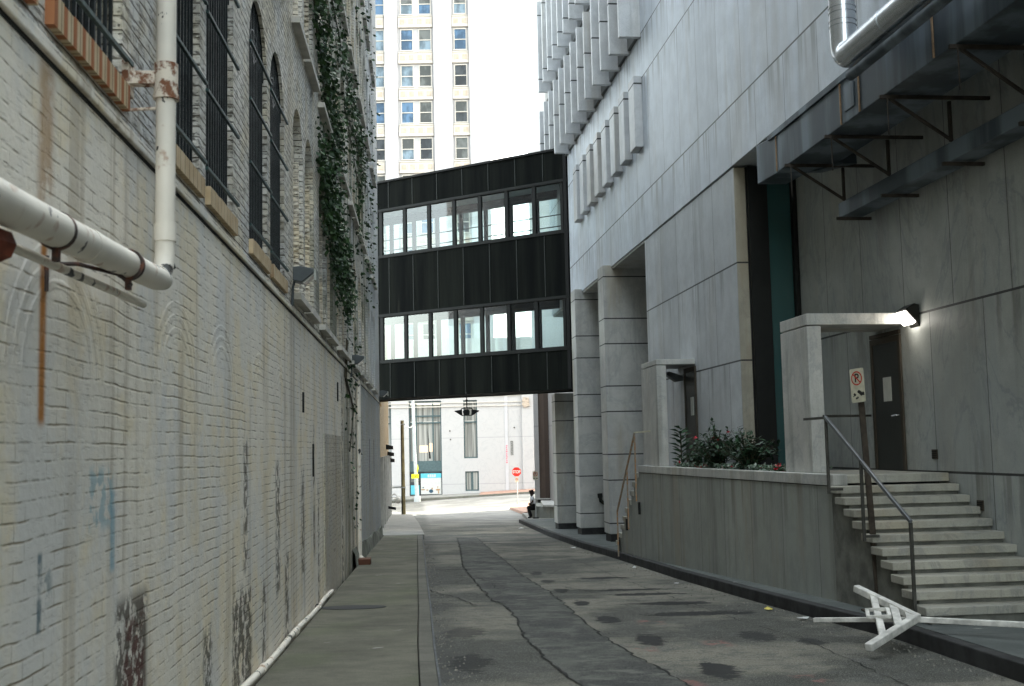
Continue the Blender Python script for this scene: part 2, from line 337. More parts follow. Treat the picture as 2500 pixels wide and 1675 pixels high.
MT['kerb_dark'] = plain('kerb_face_dark', (.03,.03,.03), .85, var=.4, scale=4)
MT['steel_edge'] = plain('kerb_steel_edge', (.1,.105,.11), .8, 0, var=.3, scale=10)
MT['up'] = marble('marble_upper', (.62,.665,.72), vmod=[(11.85,1.33,-5,7.28),(12.5,1.33,7.28,9.93),(11.85,1.33,9.93,40)], hz=(7.28,9.93,10.95), vein=.12, streak=.3)
MT['low'] = marble('marble_lower', (.40,.415,.395), vmod=[(11.85,1.33,3.22,7),(12.49,1.33,-5,3.22)], hz=(3.22,1.19), vein=.9, streak=.55)
MT['mass'] = marble('marble_pier_mass', (.55,.57,.59), vmod=[(12.5,1.33,-5,2.97),(11.85,1.33,2.97,9)], hz=(2.97,4.61), vein=.25, streak=.45)
MT['colm'] = marble('marble_columns', (.46,.455,.43), hmod=[(6.0,1.76),(4.9,1.76)], vein=.5, streak=.55, warm=.6, lw=.02)
MT['planter'] = marble('marble_planter', (.34,.35,.315), vmod=[(12.84,1.185,-5,1.06)], hz=(1.06,), vein=.4, streak=1.2, warm=.7, lw=.012)
MT['fin'] = marble('marble_fins', (.54,.545,.55), hmod=[(12.1,2.3)], vein=.25, streak=.4, warm=.3, lw=.025)
MT['step'] = marble('marble_steps', (.40,.38,.32), vein=.9, streak=.5, warm=.6)
MT['canopy'] = marble('marble_canopy', (.5,.49,.455), hz=(), vein=.7, streak=.8, warm=.7)
def darkmetal():
    m = NM('bridge_cladding', .7, .0, .05).pos(math.radians(-33.43)); s = m.noise(2.0, 5, .65, (1,1,.06))
    c = m.mix(m.ramp(s, .35, .75), (.003,.004,.004), (.014,.016,.013))
    c = m.mix(m.ramp(m.noise(5, 4, .6, (1,1,.05)), .62, .8, 0, .4), c, (.05,.048,.038))
    m.col(c); m.bump(m.noise(3, 3), .1); return m.m
MT['clad'] = darkmetal()
MT['black'] = plain('black_metal', (.006,.006,.006), .6, 0)
MT['seam'] = plain('seam_metal', (.045,.05,.046), .6, .1)
MT['frame_d'] = plain('window_frame_dark', (.008,.009,.008), .6, 0)
MT['glass_b'] = glass('bridge_glass', (.74,.84,.84), .35)
MT['glass_g'] = NM('tinted_slot_glass', .12, 0, .6).col((.03,.085,.085)).m
MT['glass_dk'] = NM('dark_window_glass', .15, 0, .5).col((.012,.014,.016)).m
MT['interior'] = plain('interior_plaster', (.42,.47,.47), .8)
MT['floor_in'] = plain('interior_floor', (.2,.19,.17), .7)
MT['tube'] = emis('fluorescent_tube', (1,.75,.5), .16)
MT['pipe_w'] = None
def pipe_paint():
    m = NM('peeling_white_paint', .5, 0, .4).obj(); n = m.noise(5.5, 5, .6, (1,1,.7))
    c = m.mix(m.ramp(m.noise(3, 4), .3, .7), (.82,.75,.65), (.70,.65,.57))
    c = m.mix(m.ramp(n, .61, .62), c, (.025,.025,.022)); c = m.mix(m.ramp(m.noise(9, 4), .6, .68, 0, .6), c, (.36,.17,.08))
    m.col(c); m.bump(m.ramp(n, .65, .68, 1, 0), .3, .004); return m.m
MT['pipe_w'] = pipe_paint()
def rusty(name, a=(.72,.64,.54), b=(.2,.085,.045), t=.51):
    m = NM(name, .75).obj(); n = m.noise(14, 5, .65); c = m.mix(m.ramp(n, t-.06, t+.06), a, b); m.col(c); m.bump(n, .4, .005); return m.m
MT['rust_w'] = rusty('rusty_painted_iron'); MT['rust'] = rusty('rusted_iron', (.05,.035,.03), (.13,.05,.03), .55)
MT['bars'] = plain('iron_bars', (.02,.024,.025), .5, .4, var=.4, scale=20); MT['patina'] = plain('patina_bar', (.03,.06,.06), .5, .3, var=.5, scale=30)
def sillm():
    m = NM('stained_brick_sill', .8).pos(TL); q = m.ma('FRACT', m.ma('DIVIDE', m.ma('ADD', m.y, 50.), .118))
    st = m.ramp(m.noise(2.2, 3, .5, (1,1,.01)), .45, .62); r_ = m.ramp(m.y, 5.3, 6., 1, .12)
    c = m.mix(m.ramp(m.noise(6, 4), .3, .7), (.62,.5,.33), (.5,.37,.22)); c = m.mix(m.ma('MULTIPLY', m.ramp(m.ma('ABSOLUTE', m.ma('SUBTRACT', q, .5)), .12, .3, 1, 0), r_), c, (.36,.13,.05))
    c = m.mix(m.ma('MULTIPLY', m.ma('LESS_THAN', q, .12), .6), c, (.15,.08,.04)); m.col(c); return m.m
MT['sill'] = sillm()
MT['duct'] = None
def ductm():
    m = NM('galvanised_duct', .5, .2).pos(TR); s = m.noise(1.5, 4, .6, (1,1,.12)); c = m.mix(m.ramp(s, .42, .6), (.05,.066,.08), (.15,.185,.215)); m.col(c); m.bump(m.noise(1.6, 2), .25, .03); return m.m
MT['duct'] = ductm()
MT['rust_e'] = plain('rusty_seam', (.3,.2,.12), .8, var=.3, scale=8)
MT['angle'] = plain('rusty_angle_iron', (.05,.042,.035), .8, .2, var=.4)
MT['silver'] = plain('aluminium_jacket', (.6,.62,.65), .25, .95, var=.1, scale=3, bump=.05)
MT['door'] = plain('dark_door_paint', (.035,.037,.034), .5, .1, var=.1, scale=2); MT['door_fr'] = plain('brown_door_frame', (.055,.043,.03), .6)
MT['paper'] = plain('paper_notice', (.55,.55,.5), .8, var=.08); MT['chrome'] = plain('chrome', (.7,.7,.7), .2, 1)
MT['lampon'] = emis('lit_lamp_lens', (1,.95,.86), 1.6); MT['lamp_b'] = plain('lamp_housing_bronze', (.018,.017,.015), .5, .2); MT['lamp_g'] = plain('lamp_housing_grey', (.07,.08,.085), .5, .2); MT['lens'] = plain('lamp_lens_off', (.35,.36,.33), .25)
MT['rail'] = plain('handrail_steel', (.2,.21,.22), .35, .7); MT['rail_p'] = plain('rail_post', (.06,.058,.05), .6, .3, var=.3); MT['rail_r'] = rusty('weathered_rail', (.3,.25,.19), (.35,.2,.1), .5)
MT['post'] = plain('sign_post_brown', (.055,.043,.032), .8, .2, var=.3, scale=12); MT['sign_w'] = plain('sign_white_faded', (.5,.47,.36), .6, var=.15, scale=10); MT['sign_r'] = plain('sign_red', (.45,.035,.02), .6); MT['sign_k'] = plain('sign_black', (.02,.02,.02), .6)
MT['stop'] = plain('stop_red', (.58,.03,.02), .5, var=.03); MT['stop_w'] = plain('stop_white', (.8,.78,.74), .5, var=.03); MT['yellow'] = plain('sign_yellow', (.8,.85,.02), .5, var=.05)
MT['white_p'] = plain('white_barricade', (.58,.56,.52), .6, var=.3, scale=7, bump=.2)
MT['tower'] = plain('tower_stone_white', (.46,.445,.45), .7, var=.05, scale=.8); MT['tower_t'] = plain('tower_trim_cream', (.5,.46,.41), .7, var=.06); MT['tower_o'] = plain('spandrel_ornament', (.42,.34,.27), .7, var=.12, scale=3)
def bankm():
    m = NM('bank_marble', .6).pos(0); n1 = m.noise(.7, 6, .6, (1,1,1), 1.5); vn = m.ramp(m.ma('ABSOLUTE', m.ma('SUBTRACT', n1, .5)), 0, .03, .25, 0)
    c = m.mix(vn, (.43,.41,.40), (.3,.29,.30)); j = m.line(m.z, (2.64,-1.67), .07); c = m.mix(m.ma('MULTIPLY', j, .5), c, (.25,.24,.25)); m.col(c); return m.m
MT['bank'] = bankm()
for k, cc in (('tw_blue',(.07,.125,.20)),('tw_grey',(.10,.105,.10)),('tw_dark',(.045,.05,.055)),('tw_white',(.34,.35,.35)),('tw_pale',(.15,.2,.24))):  # blue panes: sky reflection painted in as base colour
    m = NM(k, .3, 0, .2).pos(0); n = m.noise(.9, 3, .6, (1,1,.6)); m.col(m.mix(m.ramp(n, .4, .6), tuple(q*.6 for q in cc), tuple(q*1.25 for q in cc))); MT[k] = m.m
def curtain():
    m = NM('bank_curtains', .8).pos(0); s = m.noise(5.5, 3, .6, (1,1,.02)); m.col(m.mix(m.ramp(s, .35, .65), (.12,.12,.11), (.36,.35,.32))); return m.m
MT['curtain'] = curtain(); MT['bankfr'] = plain('bank_window_metal', (.07,.105,.11), .5, .2); MT['teal'] = plain('poster_teal', (.1,.42,.5), .6, var=.05)
MT['poster'] = plain('poster_white', (.5,.49,.46), .6, var=.05); MT['navy'] = plain('poster_navy', (.03,.07,.11), .6); MT['ptan'] = plain('poster_tan', (.35,.2,.1), .6); MT['pgrey'] = plain('poster_grey_shadow', (.3,.3,.33), .6)
MT['redbrick'] = plain('brick_pavers', (.33,.2,.15), .85, var=.15, scale=2)
MT['tan_brick'] = brick('tan_facade_brick', th=math.atan(.093), kind='infill', c1=(.4,.28,.14), c2=(.33,.22,.11), mort=(.2,.13,.07), stains=False)
MT['shop'] = plain('shopfront_white', (.5,.49,.46), .7); MT['gold'] = plain('ochre_pole', (.3,.24,.12), .6, var=.3, scale=2); MT['gpole'] = plain('pale_grey_pole', (.42,.43,.42), .6)
MT['brown_st'] = None
def slat():
    m = NM('brown_slats', .6).pos(TR); j = m.mod(m.y, 0, .16, .05); c = m.mix(m.noise(3, 3), (.14,.10,.08), (.09,.065,.05)); c = m.mix(m.ma('MULTIPLY', j, .5), c, (.05,.035,.03)); m.col(c); return m.m
MT['brown_st'] = slat()
def leafm(name, a, b):
    m = NM(name, .5, 0, .3); g = m.n('ShaderNodeNewGeometry'); c = m.mix(g.outputs['Random Per Island'], a, b); m.col(c); return m.m
MT['ivy'] = leafm('ivy_leaves', (.008,.026,.01), (.035,.075,.022)); MT['leaf'] = leafm('shrub_leaves', (.01,.033,.016), (.04,.09,.042)); MT['leaf_l'] = leafm('pale_flower_leaves', (.05,.11,.05), (.3,.36,.3))
MT['stem'] = plain('plant_stem', (.06,.05,.03), .8); MT['petal'] = plain('red_petals', (.5,.02,.04), .6); MT['soil'] = plain('dark_soil', (.03,.024,.018), .95, var=.4, scale=10)
MT['skin'] = plain('skin_brown', (.05,.028,.018), .6); MT['hair'] = plain('dark_hair', (.02,.008,.006), .8); MT['shirt'] = plain('white_shirt', (.62,.63,.66), .8); MT['pants'] = plain('black_trousers', (.008,.008,.009), .8)
MT['copper'] = plain('valve_dark', (.03,.033,.03), .6, .4); MT['litter'] = plain('white_litter', (.6,.6,.58), .7); MT['lyel'] = plain('yellow_litter', (.6,.5,.1), .6); MT['iron'] = plain('cast_iron_cover', (.035,.037,.038), .7, .4, var=.3, scale=20)
# ---------------- terrain ----------------
def sst(a, b, x):
    t = max(0, min(1, (x-a)/(b-a))); return t*t*(3-2*t)
def gz(X, Y):
    z = -.0335*Y if Y < 68 else -2.278-.022*(min(Y, 90)-68)
    return z + .047*(max(-25, min(X, 25))+5)*sst(64, 86, Y)
def sheet(name, xs, ys, mat, dz=0., kind='structure'):
    m = MB(); n = len(xs)
    m.add([(x, y, gz(x, y)+dz) for y in ys for x in xs], [(j*n+i, j*n+i+1, (j+1)*n+i+1, (j+1)*n+i) for j in range(len(ys)-1) for i in range(n-1)])
    return tag(m.build(name, mat), kind=kind)
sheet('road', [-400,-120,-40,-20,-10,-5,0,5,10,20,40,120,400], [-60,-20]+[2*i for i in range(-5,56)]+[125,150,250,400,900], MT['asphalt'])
def strip(name, L, R_, mat, top, thick=.5, kind='structure', sub=1.5, bevel=0):
    """slab between polylines L and R_ (lists of (Y, X)); top = height above the ground"""
    def ev(P, y):
        for (a, xa), (b, xb) in zip(P, P[1:]):
            if a <= y <= b: return xa+(xb-xa)*(y-a)/(b-a)
        return P[0][1] if y < P[0][0] else P[-1][1]
    y0 = max(L[0][0], R_[0][0]); y1 = min(L[-1][0], R_[-1][0])
    ys = sorted(set([y0, y1]+[p[0] for p in L+R_ if y0 < p[0] < y1]+[y0+sub*i for i in range(1, int((y1-y0)/sub)+1) if y0+sub*i < y1-.2]))
    V = []; F = []
    for y in ys:
        xa, xb = ev(L, y), ev(R_, y)
        V += [(xa,y,gz(xa,y)+top),(xb,y,gz(xb,y)+top)] + ([(xa,y,gz(xa,y)+top-thick),(xb,y,gz(xb,y)+top-thick)] if thick else [])
    k = 4 if thick else 2
    for i in range(len(ys)-1):
        a = i*k; F.append((a, a+1, a+k+1, a+k))
        if thick: F += [(a+2, a+6, a+7, a+3), (a, a+4, a+6, a+2), (a+1, a+3, a+7, a+5)]
    if thick: e = (len(ys)-1)*k; F += [(0,2,3,1), (e,e+1,e+3,e+2)]
    return tag(MB().add(V, F).build(name, mat, bevel=bevel), kind=kind)
LK = [(-7,.72),(0,.16),(8.66,-.57),(10.87,-.77),(14.37,-1.06),(21.25,-1.65),(29,-2.3),(36.7,-2.96)]
LW = [(y, -1.30-KL*y) for y in (-7, 36.7)]
off = lambda P, d: [(y, x+d) for y, x in P]
strip('sidewalk', LW, off(LK, -.17), MT['walk_l'], .15)
strip('kerb', off(LK, -.16), off(LK, -.02), MT['kerb'], .15, bevel=.012)
strip('kerb_edge', off(LK, -.018), off(LK, 0), MT['steel_edge'], .145)
LK2 = [(36.75,-2.9),(50,-4.2),(66,-5.9)]
strip('sidewalk', [(36.75,-4.6),(37.6,-4.9),(66,-7.6)], LK2, MT['walk_far'], .16)
strip('sidewalk', [(66.02,-7.6),(72,-16)], [(66.02,-5.9),(72,-7.2)], MT['walk_far'], .15)
RK = [(-7,4.7),(0,4.35),(9.04,3.92),(11.67,3.8),(13.46,3.5),(15.04,3.28),(16.56,3.08),(19.73,2.69),(25.08,2.18),(29.65,1.66),(37.7,1.0),(51.6,.14)]
RIN = [(-7,7.6),(51.6,7.6)]
strip('sidewalk', off(RK, .14), RIN, MT['walk_r'], .15)
strip('kerb', RK, off(RK, .13), MT['kerb_dark'], .152, bevel=.012)
strip('sidewalk', [(51.62,.55),(57,.5),(64,.35)], [(51.62,7),(57,7),(64,7)], MT['walk_far'], .15)
strip('sidewalk', [(66,.5),(74,-.35),(82,.2)], [(66,8),(74,8),(82,8)], MT['redbrick'], .15)
PL = [(8,.75),(9.42,.49),(10.12,.36),(11.17,.22),(12.3,.08),(14.27,-.03),(16.1,-.2),(16.4,-.34),(19.47,-.68),(23.79,-1.1),(28.68,-1.37),(37.5,-1.91)]
PR = [(8,1.55),(9.32,1.34),(9.65,1.3),(10.56,1.16),(11.58,.99),(12.64,.88),(14.34,.72),(16,.63),(18.12,.44),(20.92,.1),(25.35,-.25),(29.25,-.62),(37.3,-1.27)]
def rag(P, a, st=.12):
    out = []; y = P[0][0]; rnd = random.Random(3)
    while y < P[-1][0]:
        for (p, xa), (q, xb) in zip(P, P[1:]):
            if p <= y <= q: out.append((y, xa+(xb-xa)*(y-p)/(q-p)+rnd.uniform(-a, a))); break
        y += st
    out.append(P[-1]); return out
PLr, PRr = rag(PL, .024), rag(PR, .026)
strip('road_patch', PLr, PRr, MT['patch'], .005, 0)
cr = lambda P, wd: ([(y, x-wd*(.6+.4*math.sin(y*7))) for y, x in P], [(y, x+wd*(.6+.4*math.sin(y*5+1))) for y, x in P])
for P in (PLr, PRr):
    a, b = cr(P, .018); strip('road_crack', a, b, MT['crack_shadow'], .009, 0)
X0 = off(RK, -.9); a, b = cr(rag([q for q in X0 if q[0] > 8], .02), .008); strip('road_crack', a, b, MT['crack_shadow'], .006, 0)
for yy, x0, x1 in ((28.5,-1.25,-.2),(30.3,-.6,1.4),(22.8,-1.6,-.9),(33,-2.6,1.2),(47.5,-3.6,0.1),(56,-4.6,-.8)):
    m = MB(); pr = [(x0+(x1-x0)*i/12, yy+.06*math.sin(i*1.7)+random.uniform(-.03,.03)) for i in range(13)]
    m.add([(x, y+s*.03, gz(x, y)+.011) for x, y in pr for s in (-1, 1)], [(2*i, 2*i+2, 2*i+3, 2*i+1) for i in range(12)]); tag(m.build('road_crack', MT['crack_shadow']), kind='structure')
rnd_ = random.Random(21)
for n_ in range(16):
    x0, y0 = rnd_.uniform(-.4, 2.6), rnd_.uniform(9.5, 30); x0 -= (y0-9)*.07; dx, dy = rnd_.uniform(-.06,.06), rnd_.choice((-1,1))*rnd_.uniform(.05,.12); q = [(x0, y0)]
    for _ in range(rnd_.randint(10, 26)): q.append((q[-1][0]+dx+rnd_.uniform(-.04,.04), q[-1][1]+dy+rnd_.uniform(-.05,.05)))
    ok = [(x, y) for x, y in q if x < 3.0-(y-9)*.08]
    if len(ok) < 5: continue
    m = MB(); m.add([(x+s_*.007, y+s_*.006, gz(x, y)+.013) for x, y in ok for s_ in (-1, 1)], [(2*i, 2*i+2, 2*i+3, 2*i+1) for i in range(len(ok)-1)]); tag(m.build('road_crack', MT['crack_shadow']), kind='structure')
# white road marking across the street, far kerb and far pavement
tag(MB().add([(x, y, gz(x, y)+.008) for x, y in ((-6.7,69.5),(-5.9,69.5),(-8.2,80),(-8.8,80))], [(0,1,2,3)]).build('road_marking', MT['stop_w']), kind='structure')
strip('sidewalk', [(102.5,-40),(108,-40)], [(102.5,-3.2),(108,-3.2)], MT['walk_far'], .18, sub=3)
m = MB(); ys = (102.5, 108.2); xs = [-3.2+i*2.5 for i in range(12)]
for a, b in zip(xs, xs[1:]): m.add([(a,ys[0],gz(a,ys[0])+.18),(b,ys[0],gz(b,ys[0])+.18),(b,ys[1],gz(b,ys[1])+.24),(a,ys[1],gz(a,ys[1])+.24)], [(0,1,2,3)])
tag(m.build('brick_pavement', MT['redbrick']), kind='structure')
m = MB()
for i in range(28): a = -40+i*2.5; b = a+2.5; m.add([(x, 102.35+d, gz(x, 102.4)+z) for d, z in ((0,-.3),(0,.19),(.16,.19)) for x in (a, b)], [(0,1,3,2),(2,3,5,4)])
tag(m.build('kerb', MT['kerb']), kind='structure')
# ================= LEFT: painted brick building =================
XL = -1.366
LB = Fr('brick_building', (XL, 0, 0), TL, 'long white painted brick building with barred arched windows along the left side of the alley', 'building')
Y0, Y1 = -7., 36.3
starts = []
for k in range(-3, 10):
    for d in (0, 1.27):
        s = 2.95+3.11*k+d
        if Y0+.3 < s and s+1.06 < Y1-.3: starts.append(round(s, 3))
WID = 1.06
def arched_row(mb, zb, zt, z0, zs, dep, reveal):
    """wall band zb..zt with arched openings z0..zs(+radius); jambs of depth dep go in reveal mesh"""
    y = Y0; N = 10
    for s in starts:
        mb.quad((XL,y,zb),(XL,s,zb),(XL,s,zt),(XL,y,zt))
        e = s+WID; cy = (s+e)/2; rr = WID/2
        mb.quad((XL,s,zb),(XL,e,zb),(XL,e,z0),(XL,s,z0))
        arc = [(cy-rr*math.cos(math.pi*i/N), zs+rr*math.sin(math.pi*i/N)) for i in range(N+1)]
        for (a, za), (b, zb_) in zip(arc, arc[1:]): mb.quad((XL,a,za),(XL,b,zb_),(XL,b,zt),(XL,a,zt))
        pts = [(s,z0)]+arc+[(e,z0)]
        for (a, za), (b, zb_) in zip(pts, pts[1:]+pts[:1]): reveal.quad((XL,a,za),(XL,b,zb_),(XL-dep,b,zb_),(XL-dep,a,za))
        y = e
    mb.quad((XL,y,zb),(XL,Y1,zb),(XL,Y1,zt),(XL,y,zt))
lo = MB(); lo.box(XL-8, XL, Y0, Y1, -2.2, 3.05)
lo.build('lower_wall', MT['brick_lo'], LB)
up = MB(); rev = MB(); rows = []
up.quad((XL,Y0,3.05),(XL,Y1,3.05),(XL,Y1,3.12),(XL,Y0,3.12))
for i in range(4):
    zb = 3.12 if i == 0 else 3.2+3.03*i; zt = 3.2+3.03*(i+1)
    z0 = 3.31+3.03*i; zs = 4.92+3.03*i
    rows.append((z0, zs)); arched_row(up, zb, zt, z0, zs, .2, rev)
top = 3.2+3.03*4
up.quad((XL,Y0,top),(XL,Y1,top),(XL,Y1,17.5),(XL,Y0,17.5))
up.quad((XL,Y1,3.05),(XL-8,Y1,3.05),(XL-8,Y1,17.5),(XL,Y1,17.5)); up.quad((XL,Y0,3.05),(XL-8,Y0,3.05),(XL-8,Y0,17.5),(XL,Y0,17.5))
up.quad((XL,Y0,17.5),(XL,Y1,17.5),(XL-8,Y1,17.5),(XL-8,Y0,17.5)); up.quad((XL-8,Y0,3.05),(XL-8,Y1,3.05),(XL-8,Y1,17.5),(XL-8,Y0,17.5))
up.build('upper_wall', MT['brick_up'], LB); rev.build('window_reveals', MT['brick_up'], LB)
MB().box(XL-.02, XL+.022, Y0, Y1, 3.072, 3.125).build('string_course', MT['brick_lo'], LB, bevel=.006)
MB().box(XL-.02, XL+.004, Y0, Y1, 3.05, 3.07).build('painted_shadow_line', MT['crack_shadow'], LB)  # black strip painted in as the shadow line under the course
for ri, (z0, zs) in enumerate(rows):
    for s in starts:
        e = s+WID; cy = (s+e)/2; rr = WID/2; N = 10
        arc = [(cy-rr*math.cos(math.pi*i/N), zs+rr*math.sin(math.pi*i/N)) for i in range(N+1)]
        if ri == 0 and s < 12:          # real window behind an iron grille
            if s < -2: continue
            poly = [(s,z0)]+arc+[(e,z0)]
            fr = MB(); xf = XL-.15
            fr.box(xf-.03, xf+.03, s, s+.06, z0, zs+.1); fr.box(xf-.03, xf+.03, e-.06, e, z0, zs+.1); fr.box(xf-.03, xf+.03, cy-.03, cy+.03, z0, zs+.48)
            for z in (z0+.03, z0+.75, z0+1.35, zs): fr.box(xf-.028, xf+.028, s+.06, e-.06, z-.03, z+.03)
            for a, b in zip(arc, arc[1:]): fr.bar((xf, a[0], a[1]-.02), (xf, b[0], b[1]-.02), .05)
            win = fr.build('window', MT['frame_d'], LB)
            MB().add([(xf-.01, a, b) for a, b in poly], [tuple(range(len(poly)))]).build('pane', MT['glass_dk'], win)
            g = MB(); xg = XL-.045; nb = 12
            for k in range(nb):
                yy = s+.03+(WID-.06)*k/(nb-1); zt = zs+math.sqrt(max(0, rr*rr-(yy-cy)**2))-.02
                g.bar((xg, yy, z0+.04), (xg, yy, max(zt, zs)), .015)
                if k < nb-1:
                    for z in (zs+.05,): g.bar((xg, yy, z), (xg, yy+(WID-.06)/(nb-1), z+.09), .012)
            for a, b in zip(arc, arc[1:]): g.bar((xg+.005, a[0], a[1]), (xg+.005, b[0], b[1]), .022)
            for k in range(5):
                a = math.pi*(k+1)/6; g.bar((xg, cy, zs), (xg, cy-rr*math.cos(a)*.95, zs+rr*math.sin(a)*.95), .014)
                g.bar((xg, cy-rr*.55*math.cos(a), zs+rr*.55*math.sin(a)), (xg, cy-rr*.55*math.cos(a+.52), zs+rr*.55*math.sin(a+.52)), .014)
            gr = g.build('iron_grille', MT['bars'], LB)
            h = MB()
            for z in (3.42, 3.93, 4.45, 4.93): h.bar((XL+.012, s-.02, z), (XL+.03, e+.06, z), .02)
            h.build('cross_bar', MT['patina'], gr)
            sb = MB()
            n = 9
            for k in range(n): sb.box(XL-.19, XL+.035, s-.02+(WID+.04)*k/n+.003, s-.02+(WID+.04)*(k+1)/n-.003, z0-.125, z0-.005+random.uniform(-.004,.004))
            sb.build('window_sill', MT['sill'], LB)
        else:
            poly = [(s,z0-.01)]+arc+[(e,z0-.01)]
            MB().add([(XL-.1, a, b) for a, b in poly], [tuple(range(len(poly)))]).build('bricked_window', MT['blind'], LB)
            # ragged toothed edge of the infill brick, one connected strip
            z = z0+.02; prof = [(e-.002, z)]
            while z < zs:
                a_ = e-.075+random.uniform(-.03, .015); b_ = e-.03; prof += [(a_, z), (a_, z+.055), (b_, z+.055), (b_, z+.066)]; z += .066
            prof.append((e-.002, z)); MB().extr([(XL-.115, a, b) for a, b in prof], (.07, 0, 0)).build('infill_edge', MT['blind'], LB)
            MB().box(XL-.12, XL+.09, s-.06, e+.06, z0-.09, z0-.02).build('window_sill', MT['white_stone'], LB)
# relief rings of the old bricked-up arches
for cy, cz, w_ in ((6.52, 1.96, .36), (7.95, 1.98, .36), (9.75, 1.96, .33), (11.2, 1.96, .33), (4.45, 1.9, .38)):
    rb = MB()
    for k in range(3):
        rr = w_+.085*k; N = 14
        for i in range(N):
            a, b = math.pi*i/N, math.pi*(i+1)/N; P = []
            for r1, xx in ((rr-.01, XL-.003), (rr+.02, XL+.0012), (rr+.05, XL+.002), (rr+.078, XL-.003)):
                P.append((r1, xx))
            vs = [(xx, cy-r1*math.cos(t), cz+r1*math.sin(t)*.85) for t in (a, b) for r1, xx in P]
            rb.add(vs, [(0,1,5,4),(1,2,6,5),(2,3,7,6)])
    rb.build('arch_relief', MT['brick_lo'], LB, smooth=False)
# smooth pale rendered panel and slit openings further along
MB().box(XL-.01, XL+.014, 15.9, 19.0, -.75, 1.85).build('rendered_panel', brick('rendered_panel', kind='infill', c1=(.62,.57,.48), c2=(.54,.49,.41), mort=(.5,.45,.37), stains=False, jd=.2), LB)
MB().box(XL-.01, XL+.014, 23.4, 35.9, -1.4, 3.04).build('rendered_panel', brick('rendered_panel_grey', kind='infill', c1=(.56,.575,.58), c2=(.47,.48,.48), mort=(.4,.4,.38), stains=False, jd=.25), LB)
for yy, z0, z1, dy in ((13.2,2.05,2.28,.035),(14.35,1.3,1.7,.03),(18.5,2.4,2.7,.06),(29,.6,1.9,.07),(31.5,.9,1.9,.07)):
    MB().box(XL-.01, XL+.017, yy-dy, yy+dy, z0, z1).build('slot', MT['black'], LB)
# concrete plinth at the foot, rising out of the sloping pavement
P = MB(); ys = [22+.5*i for i in range(29)]
for a, b in zip(ys, ys[1:]):
    ga, gb = gz(-3, a)+.15, gz(-3, b)+.15; P.add([(XL,a,ga-.3),(XL+.1,a,ga-.3),(XL+.06,a,ga+.28+.1*math.sin(a*1.3)),(XL,a,ga+.34),(XL,b,gb-.3),(XL+.1,b,gb-.3),(XL+.06,b,gb+.28+.1*math.sin(b*1.3)),(XL,b,gb+.34)], [(0,1,5,4),(1,2,6,5),(2,3,7,6)])
P.build('plinth', plain('mouldy_plinth', (.16,.165,.14), .9, var=.5, scale=2.5), LB, smooth=True)

# ---- pipes ----
DP = Fr('drain_pipe', (XL+.19, 5.35, 2.4), TL, 'peeling white drain pipe coming down between the barred windows and elbowing along the wall', 'pipe')
xp = XL+.19; yv = 5.33
el = [(xp, yv, 3.5-.0), (xp, yv, 2.62)]+[(xp, yv-.14+.14*math.cos(a), 2.54-.14*math.sin(a)) for a in [math.pi/2*i/6 for i in range(7)]]
MB().tube([(xp, yv, 9.5), (xp, yv, 3.5)]+el[1:], .045, 20).build('vertical_pipe', MT['pipe_w'], DP, smooth=True)
xh = XL+.205
hp = [(xp+.0, yv-.05, 2.395), (xp+.005, yv-.2, 2.38), (xh, yv-1.2, 2.34), (xh+.01, 3.3, 2.305), (xh+.01, 1.5, 2.27)]
MB().tube(hp, [.048,.053,.056,.058,.058], 20).build('horizontal_pipe', MT['pipe_w'], DP, smooth=True)
MB().tube([(xp, yv, 2.58), (xp, yv, 2.66)], .051, 20).build('pipe_socket', MT['pipe_w'], DP, smooth=True)
for yy, zz in ((4.62, 2.357), (3.72, 2.322)):
    cl = MB().tube([(xh+.0, yy-.014, zz), (xh, yy+.014, zz)], .063, 20); cl.box(xh-.01, xh+.01, yy-.014, yy+.014, zz-.1, zz-.057)
    cl.build('pipe_clamp', MT['rust'], DP, smooth=True)
MB().tube([(xh-.003, 4.1, 2.338), (xh-.003, 4.03, 2.336)], .061, 20).build('pipe_joint', MT['pipe_w'], DP, smooth=True)
MB().tube([(xp-.01, yv+.06, 2.56), (xp, yv+.1, 2.47)], [.02, .03], 10).build('elbow_plug', MT['bars'], DP, smooth=True)
cl = MB().tube([(xp, yv, 3.26), (xp, yv, 3.42)], .055, 20); cl.tube([(xp, yv, 3.25), (xp, yv, 3.275)], .059, 20)
b_ = cl.build('bracket_collar', MT['rust_w'], DP, smooth=True)
a_ = MB(); a_.box(XL+.02, xp-.04, yv-.03, yv+.03, 3.32, 3.38); a_.box(XL+.002, XL+.03, yv-.06, yv+.06, 3.27, 3.43)
a_.tube([(XL+.005, yv, 3.2), (xp-.04, yv, 3.21)], .008, 8); a_.build('bracket_arm', MT['rust_w'], b_)
TP = Fr('conduit', (XL+.16, 5.3, 2.3), TL, 'thin white conduit running under the thick drain pipe on the brick wall', 'conduit')
MB().tube([(XL+.13, 5.18, 2.27), (XL+.13, 1.5, 2.2)], .016, 12).build('thin_pipe', MT['pipe_w'], TP, smooth=True)
RB_ = Fr('pipe_bracket', (XL+.02, 4.25, 2.3), TL, 'rusted iron hook bracket under the pipes with an orange rust streak below it', 'bracket')
m = MB().tube([(XL+.01, 4.24, 2.30), (XL+.1, 4.3, 2.31), (XL+.2, 4.5, 2.3), (XL+.21, 4.64, 2.28)], .008, 8); m.tube([(XL+.012, 4.235, 2.33), (XL+.012, 4.235, 2.2)], .008, 8); m.build('hook', MT['rust'], RB_, smooth=True)
RV = Fr('iron_valve', (XL+.3, 3.5, 2.2), TL, 'red rusted iron fitting at the left edge under the pipe', 'pipe fitting')
